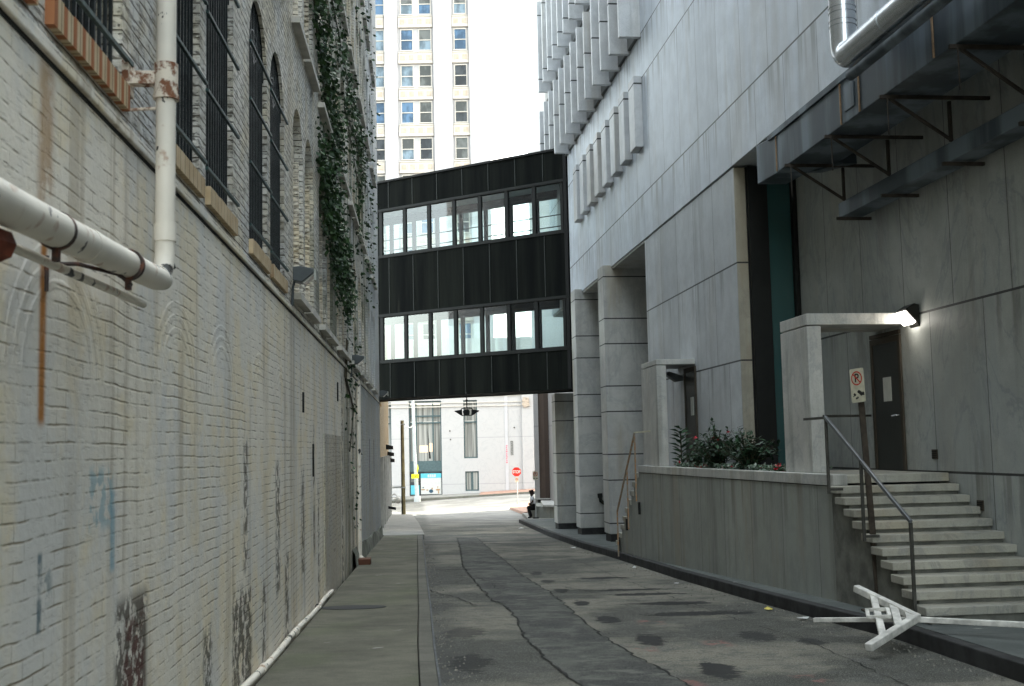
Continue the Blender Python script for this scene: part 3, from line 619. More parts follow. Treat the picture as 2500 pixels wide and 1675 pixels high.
MB().tube([(XL+.08, 2.9, 2.2), (XL+.17, 3.22, 2.2), (XL+.18, 3.3, 2.2)], [.03,.045,.05], 8).build('fitting', plain('dark_red_iron', (.12,.03,.015), .7, var=.5, scale=12), RV)
# white conduit lying along the wall foot
BP = Fr('base_conduit', (XL+.08, 8, 0), TL, 'dirty white conduit lying along the foot of the painted brick wall', 'conduit')
pts = [(XL+.05, y, gz(-2.5, y)+.15+.045+.012*math.sin(y*1.7)) for y in [3+.4*i for i in range(35)]]
MB().tube(pts, .03, 10).build('pipe_run', MT['pipe_w'], BP, smooth=True)
for y in (9.5, 11.9, 14.4): MB().tube([(XL+.05, y, gz(-2.5, y)+.195), (XL+.05, y+.12, gz(-2.5, y)+.19)], .038, 10).build('coupling', MT['pipe_w'], BP, smooth=True)
BS = Fr('downspout', (XL+.1, 23.2, -.6), TL, 'white downspout with rusty foot against the grey rendered stretch of the left wall', 'downspout')
m = MB().tube([(XL+.07, 23.3, 3.0), (XL+.07, 23.3, gz(-3, 23)+.3), (XL+.14, 23.15, gz(-3, 23)+.24)], .045, 12); m.build('pipe_run', MT['pipe_w'], BS, smooth=True)
MB().box(XL+.02, XL+.3, 22.8, 23.15, gz(-3,23)+.15, gz(-3,23)+.27).build('foot', plain('reddish_foot', (.12,.05,.03), .8), BS, bevel=.01)
# ---- wall floodlights on the left ----
def flood(y, z, label, big=1., lit=False):
    F_ = Fr('floodlight', (XL, y, z-.3), TL, label, 'floodlight', 'floodlights on the painted brick wall')
    MB().tube([(XL+.02, y, z-.3), (XL+.03, y, z-.1), (XL+.06, y, z)], .018*big, 8).build('arm', MT['lamp_g'], F_, smooth=True)
    x0 = XL+.04; s = big
    m = MB(); pr = [(x0, z-.06*s), (x0, z+.12*s), (x0+.1*s, z+.13*s), (x0+.29*s, z+.09*s), (x0+.29*s, z+.06*s), (x0+.12*s, z-.08*s)]
    m.extr([(a, y-.14*s, b) for a, b in pr], (0, .28*s, 0)); h = m.build('housing', MT['lamp_g'], F_, bevel=.008)
    m = MB(); m.extr([(x0+.285*s, y-.12*s, z+.05*s), (x0+.285*s, y+.12*s, z+.05*s), (x0+.125*s, y+.12*s, z-.085*s), (x0+.125*s, y-.12*s, z-.085*s)], (.008, 0, -.008)); m.build('lens', MT['lens'], h)
    MB().box(x0+.27*s, x0+.3*s, y-.14*s, y+.14*s, z-.06*s, z+.09*s).build('visor', MT['lens'], h)
flood(12.0, 3.42, 'nearest grey box floodlight on the painted wall below the first bricked windows', .8)
flood(21.8, 3.3, 'dark floodlight on the ivy-stained part of the painted wall, middle one of three', .85)
flood(35.4, 3.32, 'farthest floodlight, at the end corner of the painted wall beside the bridge', .9)

# ---- ivy ----
def leafcloud(name, label, cat, pts, mat, size, th, base, n, spread, stems=True, outx=.12, asp=1.6, droop=.3):
    T = Fr(name, base, th, label, cat); m = MB(); rnd = random.Random(len(pts)*7+n)
    for _ in range(n):
        a = rnd.choice(pts); y = a[0]+rnd.gauss(0, a[2]*spread); z = a[1]+rnd.gauss(0, a[3] if len(a) > 3 else a[2])
        x = base[0]+abs(rnd.gauss(0, outx))+.01; s = size*rnd.uniform(.5, 1.3)
        d = Vector((rnd.uniform(-.3,1), rnd.uniform(-1,1), rnd.uniform(-1,.4)-droop)).normalized(); q = d.cross(Vector((rnd.uniform(-1,1), rnd.uniform(-1,1), rnd.uniform(-1,1)))).normalized()
        p = Vector((x, y, z)); m.add([p, p+d*s*.5+q*s/asp*.5, p+d*s, p+d*s*.5-q*s/asp*.5], [(0,1,2,3)])
    m.build('foliage', mat, T)
    if stems:
        m = MB()
        srt = sorted(pts, key=lambda q: -q[1]); 
        for k in range(3):
            path = [(base[0]+.02, q[0]+rnd.gauss(0, .15), q[1]) for q in srt[::2]]
            m.tube(path, .012, 5)
        m.build('stem', MT['stem'], T)
    return T
ivp = [(14.2,7.9,.15,.25),(14.6,7.5,.18,.25),(15.1,7.2,.2,.25),(15.6,7.0,.22,.25),(16.2,6.8,.25,.22),(16.7,6.6,.3,.2),(17.3,6.45,.3,.2),(18,6.3,.3,.2),
       (15.3,5.5,.3,.2),(16.,5.4,.35,.2),(16.6,5.3,.4,.22),(17.2,5.2,.4,.22),(17.8,5.05,.4,.22),(18.4,4.9,.4,.2),(19,4.75,.35,.2),(19.6,4.5,.35,.2),(20.1,4.25,.25,.2),(16,4.9,.3,.2),(17,4.7,.3,.25),(18,4.4,.3,.25)]
T_ = leafcloud('ivy', 'thick green ivy sprawling over the far part of the painted wall above the bricked windows', 'ivy', ivp, MT['ivy'], .085, TL, (XL, 17, 3.9), 4600, 1., outx=.09)
leafcloud('ivy', 'ragged strand of ivy trailing high along the far end of the painted wall', 'ivy', [(17.9,8.7,.3,.3),(18.7,8.5,.35,.3),(20,8.6,.4,.25),(21.8,8.6,.4,.25),(23,8.5,.4,.25),(24.2,8.35,.4,.25),(25.2,8.4,.4,.25),(26.1,8.4,.3,.25),(20.5,7.8,.2,.3),(22.6,7.7,.2,.3),(25,7.4,.3,.4),(23.8,6.6,.2,.4)], MT['ivy'], .09, TL, (XL, 22, 7), 1100, .8, outx=.06)
iv2 = [(20.8,3.6,.3,.4),(21.5,2.8,.3,.35),(22.5,2.4,.35,.3),(20.2,2.9,.3,.4),(21.2,1.6,.2,.4),(23,3.6,.3,.3),(22.6,.8,.2,.4),(24,1.9,.2,.3)]
leafcloud('creeper', 'sparse dark creeper on the stained wall under the middle floodlight', 'creeper', iv2, MT['ivy'], .09, TL, (XL, 21, .5), 150, 1., outx=.05)
wd = [('straggling weeds on the wall right of the ivy curtain, lowest clump', [(26.6,8.6,.3,.7),(26.2,7.4,.3,.6),(27,6.4,.3,.5),(25.6,5.6,.4,.5)]),
      ('small dark weed tufts near the far edge of the painted wall beside the bridge', [(30.2,10.8,.3,.8),(30,9.3,.3,.7),(29.6,7.9,.3,.5),(29,6.,.3,.6)]),
      ('topmost weed tufts high on the far end of the painted wall', [(27.5,13.6,.3,.8),(26.5,12.3,.3,.5),(28.5,12,.3,.5),(24.2,11.2,.3,.6)])]
for lb, ps in wd: leafcloud('wall_weeds', lb, 'weeds', ps, MT['ivy'], .1, TL, (XL, ps[0][0], ps[-1][1]), 150, .8, stems=False, outx=.12)
leafcloud('window_weed', 'little green weed growing from the pipe side of the second barred window', 'weed', [(7.28,4.75,.05,.05)], MT['ivy'], .09, TL, (XL, 7.25, 4.7), 60, 1., stems=False, outx=.06)

# ---- ochre / white building beyond the bridge on the left ----
th2 = math.atan(.093); xb = -1.05*math.cos(th2)
OB = Fr('shop_building', (xb, 50, 0), th2, 'tan brick building with white ground floor seen in sunlight past the bridge on the left', 'building')
MB().box(xb-8, xb, 41, 48, 1.2, 3.38).build('low_wing', MT['tan_brick'], OB); MB().box(xb-8, xb, 48.01, 66, 1.2, 8.5).build('upper_wall', MT['tan_brick'], OB); MB().box(xb-8, xb-.02, 41, 66, -4, 1.2).build('shop_wall', MT['shop'], OB)
for yy in (44.5, 49, 53.5, 58, 62, 65.8): MB().box(xb-.1, xb+.14, yy-.35, yy+.35, -3.8, 1.35).build('pilaster', MT['shop'], OB)
for yy in (42.2, 46.7, 51.2, 55.7, 60, 64): MB().box(xb-.1, xb-.003, yy-1.1, yy+1.1, -3.4, .3).build('shop_window', MT['tw_dark'], OB)
for yy, z in ((58, 1.9), (62, 1.55), (64.5, 1.2)): MB().extr([(xb, yy-.5, z), (xb+.35, yy-.5, z-.08), (xb+.35, yy-.5, z-.25), (xb, yy-.5, z-.25)], (0, 1., 0)).build('small_awning', MT['lamp_b'], OB)
SL = Fr('globe_lamp', (xb, 63, -1.), th2, 'white globe lamp on a bracket at the far shopfront left of the street', 'lamp')
MB().tube([(xb, 63, -.9), (xb+.35, 63, -.75), (xb+.5, 63, -.9)], .03, 8).build('arm', MT['white_p'], SL, smooth=True)
bm = bmesh.new(); bmesh.ops.create_uvsphere(bm, u_segments=14, v_segments=10, radius=.18); m = MB(); m.add([v.co+Vector((xb+.52, 63, -1.1)) for v in bm.verts], [tuple(v.index for v in f_.verts) for f_ in bm.faces]); bm.free(); m.build('globe', MT['white_p'], SL, smooth=True)
FB = Fr('bracket_arm', (xb, 54, -1.2), th2, 'small dark bracket arm sticking out of the far left shopfront', 'bracket')
MB().bar((xb, 54, -1.), (xb+.5, 54, -1.1), .12).build('arm', MT['black'], FB)

# ================= BRIDGE =================
BT = math.radians(-33.4343)
A0 = (-4.82, 40.8)
ia, ib = math.cos(-BT), math.sin(-BT)
bx = A0[0]*math.cos(-BT)-A0[1]*math.sin(-BT); by = A0[0]*math.sin(-BT)+A0[1]*math.cos(-BT)
BR = Fr('footbridge', (bx, by, 3.43), BT, 'dark metal clad two storey footbridge with window bands joining the two buildings over the alley', 'footbridge')
LEN = 8.05; DP_ = 2.0
def bb(m, s0, s1, d0, d1, z0, z1): return m.box(bx+s0, bx+s1, by+d0, by+d1, z0, z1)
seam_s = [.6+1.087*i for i in range(7)]
for z0, z1, nm in ((3.43,4.68,'lower_cladding'),(6.44,8.46,'middle_cladding'),(10.24,11.2,'upper_cladding')):
    for d0, d1 in ((0,.12),(DP_-.12,DP_)):
        bb(MB(), -3.6, LEN, d0, d1, z0, z1).build(nm, MT['clad'], BR)
    for s in seam_s: bb(MB(), s-.01, s+.01, -.015, 0, z0+.02, z1-.02).build('seam_strip', MT['seam'], BR)
    if z0 == 6.44: bb(MB(), 7.9, 8.02, -.03, 0, 3.43, 11.2).build('end_trim', MT['black'], BR)
bb(MB(), -3.6, LEN, -.05, DP_+.05, 11.2, 11.27).build('roof', MT['black'], BR)
for z in (4.68, 6.34, 8.46, 10.14):
    for d0, d1 in ((-.03,.1),(DP_-.1,DP_+.03)): bb(MB(), -3.6, LEN, d0, d1, z+.002, z+.098).build('window_rail', MT['frame_d'], BR)
bb(MB(), -3.6, LEN, .125, DP_-.125, 3.46, 3.6).build('soffit', MT['clad'], BR)
bb(MB(), -3.6, LEN, .125, DP_-.125, 4.2, 4.3).build('floor', MT['floor_in'], BR); bb(MB(), -3.6, LEN, .125, DP_-.125, 7.6, 7.7).build('floor', MT['floor_in'], BR)
for z in (6.6, 10.4): bb(MB(), -3.6, LEN, .125, DP_-.125, z, z+.08).build('ceiling', MT['interior'], BR)
for fl, (z0, z1) in enumerate(((4.78,6.34),(8.56,10.14))):
    for side, d in enumerate((0., DP_-.1)):
        ws = [.285+1.087*i for i in range(7 if side == 0 else 7)] if side == 0 else [.285+1.087*i for i in range(-3, 7)]
        for i, s in enumerate(ws):
            wf = MB(); e = s+.95
            bb(wf, s-.137, s, d, d+.09, z0, z1)
            if i == len(ws)-1: bb(wf, e, e+.1, d, d+.09, z0, z1)
            bb(wf, s, e, d+.03, d+.06, z0, z0+.03); bb(wf, s, e, d+.03, d+.06, z1-.03, z1)
            wn = wf.build('window', MT['frame_d'], BR)
            m = MB(); y_ = by+d+.045; m.quad((bx+s, y_, z0+.03), (bx+e, y_, z0+.03), (bx+e, y_, z1-.03), (bx+s, y_, z1-.03)); m.build('pane', MT['glass_b'], wn)
        bb(MB(), -3.6, .14 if side == 0 else -3.12, d+.01, d+.1, z0, z1).build('corner_panel', MT['clad'], BR); bb(MB(), 7.87, LEN, d+.01, d+.1, z0, z1).build('corner_panel', MT['clad'], BR)
        if side == 0 and fl == 1:
            for z in (z0+.22, z0+.6): MB().tube([(bx+.0, by+.35, z), (bx+LEN-.1, by+.35, z)], .018, 8).build('guard_rail', MT['black'], BR)
for s in (.1, 2.1, 4.3): bb(MB(), s, s+1.1, 1.1, 1.18, 6.52, 6.58).build('ceiling_light', MT['tube'], BR)
# hanging lamp under the bridge
HL = Fr('hanging_lamp', (-1.36, 34.9, 2.6), 0, 'black hanging lamp with two flared wings on a rod under the footbridge', 'hanging lamp')
hx, hy = -1.42, 36+1.6
HL.e.location = (hx, hy, 2.6); HL.o = Vector((hx, hy, 2.6))
k = 37.6/33.3
def hz(z): return 1.6+(z-1.6)*k
hx = -1.35*k; HL.e.location = (hx, hy, 2.6); HL.o = Vector((hx, hy, 2.6)); R_ = lambda v: v*k
MB().tube([(hx, hy, hz(2.79)), (hx, hy, 3.46)], .018, 8).build('rod', MT['black'], HL); MB().tube([(hx, hy, hz(2.99)), (hx, hy, hz(3.02))], .04, 8).build('rod_collar', MT['black'], HL)
m = MB(); 
for a, b in (((-.14, 2.77), (.14, 2.77)), ((-.14, 2.77), (-.17, 2.73)), ((.14, 2.77), (.17, 2.73)), ((-.15, 2.73), (-.14, 2.57)), ((.15, 2.73), (.14, 2.57)), ((-.16, 2.565), (.16, 2.565))):
    m.bar((hx+a[0]*k, hy, hz(a[1])), (hx+b[0]*k, hy, hz(b[1])), .028)
m.build('square_frame', MT['black'], HL)
m = MB().extr([(hx-.05*k, hy-.1, hz(2.74)), (hx+.05*k, hy-.1, hz(2.74)), (hx+.085*k, hy-.1, hz(2.68)), (hx+.07*k, hy-.1, hz(2.57)), (hx-.09*k, hy-.1, hz(2.57)), (hx-.12*k, hy-.1, hz(2.68))], (0, .2, 0)); m.build('body', MT['black'], HL, bevel=.01)
for s in (-1, 1):
    pr = [(.15, 2.735), (.24, 2.72), (.36, 2.70), (.345, 2.675), (.27, 2.63), (.2, 2.58), (.15, 2.565)]
    MB().extr([(hx+s*a*k, hy-.09, hz(b)) for a, b in pr], (0, .18, 0)).build('wing', MT['black'], HL, bevel=.008)
# ================= RIGHT: marble building =================
RBd = Fr('marble_building', (5.77, 0, 0), TR, 'grey marble clad building with rows of vertical fins filling the right side of the alley', 'building')
MB().box(5.77, 24, -14, 40.3, 6.26, 34).build('upper_wall', MT['up'], RBd)
MB().box(6.81, 22, -14, 19.0, -3, 6.2).build('lower_wall', MT['low'], RBd)
MB().box(5.795, 22, 18.52, 25.33, -3, 6.235).build('pier_wall', MT['mass'], RBd)
MB().box(7.45, 22, 25.34, 40.2, -3, 6.22).build('recess_wall', MT['mass'], RBd)
MB().box(5.8, 7.44, 25.34, 40.2, 6.2, 6.258).build('soffit', MT['colm'], RBd)
ret = MB().box(5.797, 5.985, 18.485, 18.518, 1.0, 6.23); ret.build('pier_return', marble('marble_beige_return', (.40,.37,.30), hmod=[(2.97,1.64)], vein=.5, streak=.4, warm=.9), RBd)
MB().box(5.987, 6.8, 18.46, 18.51, 1.0, 6.23).build('slot_back', MT['black'], RBd)
sl_ = MB().box(6.33, 6.72, 18.40, 18.45, 1.0, 6.23).build('slot_glass', MT['glass_g'], RBd)
m = MB().box(6.0, 6.32, 18.37, 18.44, 1.0, 6.23); m.box(6.73, 6.8, 18.3, 18.44, 1.0, 6.23); m.build('slot_frame', MT['frame_d'], RBd)
for y, z1 in ((29.23, 6.30), (33.85, 6.32), (38.6, 3.42)):
    c_ = MB().box(5.55, 7.44, y, y+.78, gz(2, y)+.33, z1 if z1 > 4 else 3.42).build('column', MT['colm'], RBd, bevel=.01)
    MB().box(5.58, 7.43, y+.02, y+.76, -2.2, gz(2, y)+.33).build('plinth', MT['kerb_dark'], c_)
for k in range(8):
    y = 25.0+1.17*k; MB().box(5.58, 5.768, y, y+.6, 8.33, 9.98).build('small_fin', MT['fin'], RBd, bevel=.01)
for k in range(13):
    y = 24.95+1.145*k; MB().box(5.27, 5.768, y, y+.14, 10.87, 13.25).build('large_fin', MT['fin'], RBd, bevel=.01)
    MB().box(5.27, 5.768, y+.02, y+.16, 13.95, 17.2).build('large_fin', MT['fin'], RBd, bevel=.01)
    MB().box(5.27, 5.768, y, y+.14, 17.8, 21.2).build('large_fin', MT['fin'], RBd, bevel=.01)
for z0, z1 in ((10.95,13.2),(14,17.1),(17.9,21)): MB().box(5.7, 5.769, 25.1, 40.2, z0, z1).build('window_band', MT['tw_grey'], RBd)
# back wing of the same building further up the hill
WG = Fr('corner_building', (5, 60, -2), TR, 'white stone corner building with tall brown slatted window beyond the columns', 'building')
PB = MB(); PB.box(5.6+2.2, 24, 42, 62.5, -4, 30); PB.build('main_wall', MT['bank'], WG)
MB().prism([(11.8, 62.6), (30, 62.6), (30, 74.5), (11.8, 74.5)], -4, 30).build('shade_wing', MT['bank'], WG)  # unseen mass added to set the near edge of the street shadow
# facade strip seen under the bridge (frontal, 57 m away)
FT = Fr('slatted_window_bay', (1.0, 57, -2), 0, 'tall brown slatted window in a white stone surround above a low stone wall', 'window bay')
xs_ = lambda a: (a-1250)/2800*57
MB().box(1.00, 1.22, 57, 58, -1.2, 6.5).build('pilaster', MT['bank'], FT); MB().box(1.80, 2.6, 57, 58, -1.2, 6.5).build('pilaster', MT['bank'], FT)
MB().box(1.215, 1.805, 57.15, 57.6, -.93, 6.5).build('slats', MT['brown_st'], FT)
MB().box(.95, 2.0, 56.9, 57.02, -.96, -.9).build('window_sill', MT['shop'], FT); MB().box(1.12, 1.84, 56.96, 57.1, -1.16, -.965).build('vent', MT['frame_d'], FT)
MB().box(1.0, 2.6, 57.01, 57.9, -2.5, -1.165).build('base', MT['bank'], FT)
MB().box(2.6, 12, 57.2, 62, -4, 30).build('side_wall', MT['bank'], FT)
LWl = Fr('low_wall', (.9, 54, -1.8), 0, 'low grey marble wall with pale coping where the person sits', 'low wall')
g0 = gz(1, 54)+.15
MB().prism([(.70, 53.7), (2.15, 51.6), (2.4, 56.5), (.75, 56.5)], g0-.5, -1.10).build('wall', MT['planter'], LWl)
MB().prism([(1.25, 52.65), (2.2, 51.4), (2.5, 56.8), (1.25, 56.8)], -1.095, -1.0).build('coping', MT['shop'], LWl)

# ---- ducts ----
DU = Fr('air_duct', (5.57, 12, 5.4), TR, 'large galvanised rectangular air duct hung under the marble overhang, upper one', 'air duct')
MB().box(5.57, 6.26, -8, 15.7, 5.47, 6.0).build('duct_body', MT['duct'], DU, bevel=.012)
MB().extr([(5.57, 15.705, 5.46), (5.57, 16.6, 5.5), (5.57, 16.6, 6.1), (5.57, 15.705, 6.01)], (.45, 0, 0)).build('duct_end', MT['duct'], DU, bevel=.012)
MB().extr([(6.02, 15.705, 5.46), (6.26, 15.0, 5.42), (6.26, 15.0, 5.9), (6.02, 15.705, 6.0)], (.2, 0, 0)).build('duct_boot', MT['duct'], DU)
for y in (15.70, 13.32, 12.76, 10.89, 8.6, 6): MB().box(5.555, 5.569, y-.014, y+.014, 5.48, 5.99).build('rusty_seam', MT['rust_e'], DU)
MB().box(5.545, 5.6, -8, 16.0, 6.002, 6.08).build('top_flange', MT['duct'], DU)
MB().box(5.555, 5.569, 12.9, 13.2, 5.6, 5.9).build('access_panel', MT['duct'], DU, bevel=.006)
for i, y in enumerate((15.2, 13.72, 12.07, 10.45, 8.8)):
    T = Fr('duct_bracket', (6.0, y, 5.4), TR, ['rusty triangular bracket nearest the end of the upper duct, beside the green slot window', 'second rusty duct bracket from the slot window end', 'third rusty duct bracket, in the middle of the run', 'fourth rusty duct bracket, at the dark upper right corner', 'last rusty duct bracket, mostly outside the right edge'][i], 'bracket', 'angle iron brackets between the two ducts')
    MB().bar((5.5, y, 5.44), (6.8, y, 5.44), .034, .04).build('top_bar', MT['angle'], T); MB().bar((6.42, y+.2, 5.46), (6.42, y+.2, 4.99), .036).build('hanger', MT['angle'], T)
    MB().bar((5.62, y, 5.42), (6.42, y+.17, 4.99), .03).build('diagonal', MT['angle'], T); MB().bar((6.3, y+.2, 4.73), (6.8, y+.2, 4.73), .04).build('lower_bar', MT['angle'], T)
    MB().bar((5.58, y-.02, 5.42), (5.58, y-.02, 5.0), .012).build('hanging_rod', MT['angle'], T)
LD = Fr('air_duct', (6.41, 12, 4.8), TR, 'smaller lower galvanised duct running along the wall beneath the brackets', 'air duct')
MB().box(6.41, 6.72, -8, 15.6, 4.77, 4.985).build('duct_body', MT['duct'], LD, bevel=.01)
SP = Fr('insulated_pipe', (5.4, 12, 6), TR, 'shiny aluminium jacketed pipe coming down the marble and turning along the duct', 'pipe')
cx_, cz_ = 5.26, 6.0; R0 = .15
arc = [(cx_, 12.42-.16+.16*math.cos(a), cz_+.16-.16*math.sin(a)) for a in [math.pi/2*i/8 for i in range(9)]]
MB().tube([(cx_, 12.42, 10.5), (cx_, 12.42, cz_+.3)]+arc+[(cx_, 11.7, cz_), (cx_-.0, 2, cz_)], R0, 24).build('pipe_run', MT['silver'], SP, smooth=True)
for z in (6.38, 6.44, 6.54, 6.6): MB().tube([(cx_, 12.42, z-.006), (cx_, 12.42, z+.006)], R0+.008, 24).build('band', MT['silver'], SP, smooth=True)
for y in (11.2, 10.4, 9.4): MB().tube([(cx_, y, cz_), (cx_, y+.05, cz_)], R0+.006, 24).build('band', MT['silver'], SP, smooth=True)
SQ = Fr('thin_pipe', (5.35, 11, 5.8), TR, 'thinner grey pipe running just below the shiny insulated pipe', 'pipe')
MB().tube([(5.25, 12.25, 5.74), (5.25, 2, 5.74)], .06, 14).build('pipe_run', MT['duct'], SQ, smooth=True)
PH = Fr('pipe_support', (5.6, 11.2, 6.4), TR, 'thin dark angle strut braced across the insulated pipe to the marble', 'support')
m = MB().bar((5.25, 12.0, 6.85), (5.75, 10.9, 6.25), .03); m.bar((5.75, 12.4, 6.75), (5.3, 12.4, 6.75), .03); m.bar((5.72, 11.3, 6.9), (5.72, 11.3, 6.2), .04); m.build('strut', MT['rail'], PH)

# ---- doors, canopies, lamps ----
def canopy(name, x0, xw, ya, yb, label, th=.14):
    T = Fr(name, (x0, ya, 1.2), TR, label, 'door canopy', 'marble door canopies')
    MB().box(x0, x0+.19, ya, yb, 1.195, 3.105).build('side_pillar', MT['canopy'], T, bevel=.008)
    MB().box(x0, xw-.002, ya, yb, 3.12, 3.12+th).build('roof_slab', MT['canopy'], T, bevel=.008); return T
canopy('door_canopy', 5.42, 6.81, 14.42, 15.45, 'big marble canopy wall and slab shading the door at the top of the near stairs', .15)
canopy('door_canopy', 5.03, 5.795, 21.35, 22.7, 'small marble canopy beside the flower bed farther down the alley', .1)
def door(y0, y1, xw, z0, z1, label):
    T = Fr('door', (xw, y0, z0), TR, label, 'door', 'dark service doors')
    fr = MB(); x0, x1 = xw-.03, xw-.003
    for a, b, c_, d in ((y0, y0+.07, z0, z1+.08), (y1-.07, y1, z0, z1+.08), (y0+.07, y1-.07, z1+.0, z1+.08)): fr.box(x0, x1, a, b, c_, d)
    fr.build('door_frame', MT['door_fr'], T)
    MB().box(xw-.015, xw-.004, y0+.07, y1-.07, z0, z1).build('leaf', MT['door'], T)
    return T
D1 = door(14.66, 15.62, 6.81, 1.2, 2.93, 'dark metal service door with a paper notice at the top of the near stairs')
MB().box(6.81-.03, 6.81-.004, 14.66, 15.62, 3.02, 3.075).build('transom', MT['door_fr'], D1)
MB().box(6.788, 6.7945, 15.0, 15.25, 2.13, 2.46).build('notice', MT['paper'], D1)
m = MB().tube([(6.79, 14.78, 1.93), (6.75, 14.78, 1.93), (6.75, 14.93, 1.925)], .012, 8); m.build('handle', MT['chrome'], D1, smooth=True)
D2 = door(21.3, 22.15, 5.795, 1.2, 3.0, 'dark narrow door with a light notice under the small far canopy')
MB().box(5.772, 5.7795, 21.5, 21.72, 2.15, 2.5).build('notice', MT['paper'], D2)
WLm = Fr('wall_lamp', (6.81, 14.5, 3.1), TR, 'lit bronze wall lamp glowing white beside the near canopy and door', 'wall lamp')
ya, yb = 14.08, 14.36
pr = [(6.808, 3.05), (6.808, 3.34), (6.74, 3.355), (6.625, 3.285), (6.63, 3.262), (6.765, 3.11)]
h = MB().extr([(a, ya, b) for a, b in pr], (0, yb-ya, 0)).build('housing', MT['lamp_b'], WLm, bevel=.01)
MB().extr([(6.628, ya+.012, 3.262), (6.628, yb-.012, 3.262), (6.76, yb-.012, 3.115), (6.76, ya+.012, 3.115)], (-.05, 0, -.035)).build('lens', MT['lampon'], h, bevel=.01)
ll = bpy.data.lights.new('lamp_light', 'POINT'); ll.energy = .07; ll.color = (1, .9, .75); ll.shadow_soft_size = .05
lo_ = bpy.data.objects.new('lamp_light', ll); C.objects.link(lo_); lo_.parent = WLm.e; lo_.location = Vector((6.52, 14.2, 3.08))-WLm.o
SLm = Fr('wall_lamp', (5.8, 21.9, 2.9), TR, 'small unlit dark lamp under the slab of the far canopy', 'wall lamp')
m = MB().extr([(5.78, 22.25, 2.95), (5.5, 22.25, 3.05), (5.45, 22.25, 2.98), (5.66, 22.25, 2.84), (5.78, 22.25, 2.86)], (0, .22, 0)).build('housing', MT['lamp_g'], SLm, bevel=.01)
for (y, z), lb in (((13.86, 1.41), 'small dark square vent on the marble to the right of the near door'), ((12.8, .82), 'small dark square vent on the marble above the lower steps')):
    T = Fr('wall_vent', (6.81, y, z), TR, lb, 'vent'); v_ = MB().box(6.795, 6.808, y-.07, y+.07, z-.06, z+.06).build('cover', MT['door_fr'], T); m = MB()
    for k in range(4): m.box(6.789, 6.795, y-.06, y+.06, z-.045+.025*k, z-.033+.025*k)
    m.build('slats', MT['black'], v_)

# ---- planter wall and stairs ----
def xo(y): return 5.33-.045*(y-13.6)
PW = Fr('planter', (5.2, 18, 0), TR, 'long raised marble planter wall with a stone cap along the right pavement', 'planter')
gb = lambda x, y: gz(2.5, y)-.3
MB().prism([(xo(13.6), 13.6), (6.81, 13.6), (6.81, 22.7), (xo(22.7), 22.7)], gb, 1.05).build('planter_wall', MT['planter'], PW)
m = MB(); m.prism([(xo(13.6)-.012, 13.5), (xo(13.6)+.17, 13.5), (xo(22.7)+.17, 22.7), (xo(22.7)-.012, 22.7)], 1.06, 1.195); m.build('cap', MT['canopy'], PW, bevel=.006)
MB().prism([(xo(13.6)+.0, 13.6), (xo(13.6)+.16, 13.6), (xo(22.7)+.16, 22.7), (xo(22.7)+.0, 22.7)], 1.051, 1.059).build('cap_bed', MT['crack_shadow'], PW)
MB().prism([(xo(15.3)+.175, 15.3), (6.8, 15.3), (6.8, 18.35), (5.79, 18.35), (5.79, 21.3), (xo(21.3)+.175, 21.3)], .9, 1.12).build('soil', MT['soil'], PW)
MT['riser'] = plain('shaded_gap_riser', (.15,.15,.13), .85, var=.35, scale=4)  # dark colour paints in the shaded gaps beneath the treads
ST = Fr('staircase', (5.3, 11.1, -.4), TR, 'near marble staircase of eleven thick treads climbing to the service door', 'staircase')
N = 10; y0s = 11.09; tr = .243
for k in range(N+1):
    ya = y0s+tr*k; zt = -.07+.1255*k; yb = 15.9 if k == N else ya+tr+.06
    if k == N: MB().box(5.335, 6.8, ya, 15.9, zt-.1, zt).build('landing', MT['step'], ST, bevel=.006)
    else: MB().box(5.265, 6.805, ya, yb, zt-.084, zt).build('tread', MT['step'], ST, bevel=.008)
    if k < N: MB().box(5.335, 6.803, ya+.045, 13.59, zt-.2115 if k else -.75, zt-.086).build('riser', MT['riser'], ST)
S2 = Fr('staircase', (5, 24, -.5), TR, 'far narrow marble stairs descending beside the columns, seen edge on', 'staircase')
for k in range(9):
    ya = 22.71+.27*k; zt = 1.05-.19*k
    MB().box(4.9, 5.79, ya, ya+.3, zt-.1, zt).build('tread', MT['step'], S2, bevel=.006)
    MB().box(4.93, 5.785, ya+.01, ya+.262, -1.6, zt-.105).build('riser', MT['planter'], S2)
# handrails
HR = Fr('handrail', (5.2, 13, 1), TR, 'steel handrail with three posts down the near staircase', 'handrail')
xr = 5.16
MB().bar((xr, 13.26, 1.89), (xr, 11.1, .78), .03, .042).build('sloping_rail', MT['rail'], HR, bevel=.004)
MB().bar((xr, 13.26, 1.88), (xr, 13.95, 1.88), .03, .03).build('top_rail', MT['rail_p'], HR)
m = MB().bar((xr, 13.3, 1.9), (6.79, 15.72, 1.95), .025, .03); m.build('cross_rail', MT['rail_p'], HR)
for ya, za, zb_ in ((13.24, 1.87, .98), (12.27, 1.38, .5), (11.11, .77, -.2)):
    MB().bar((xr, ya, za), (xr, ya, zb_), .032, .032).build('post', MT['rail_p'], HR, bevel=.003)
    if zb_ > 0: MB().bar((xr, ya, zb_+.05), (5.33, ya, zb_+.05), .03).build('fixing', MT['rail_p'], HR)
H2 = Fr('handrail', (4.85, 23, 1), TR, 'thin weathered handrail beside the far stairs at the column', 'handrail')
MB().bar((4.8, 22.4, 1.85), (4.8, 24.4, .2), .03, .035).build('sloping_rail', MT['rail_r'], H2); MB().bar((4.8, 22.4, 1.85), (5.02, 22.0, 1.87), .04, .03).build('top_rail', MT['sign_w'], H2)
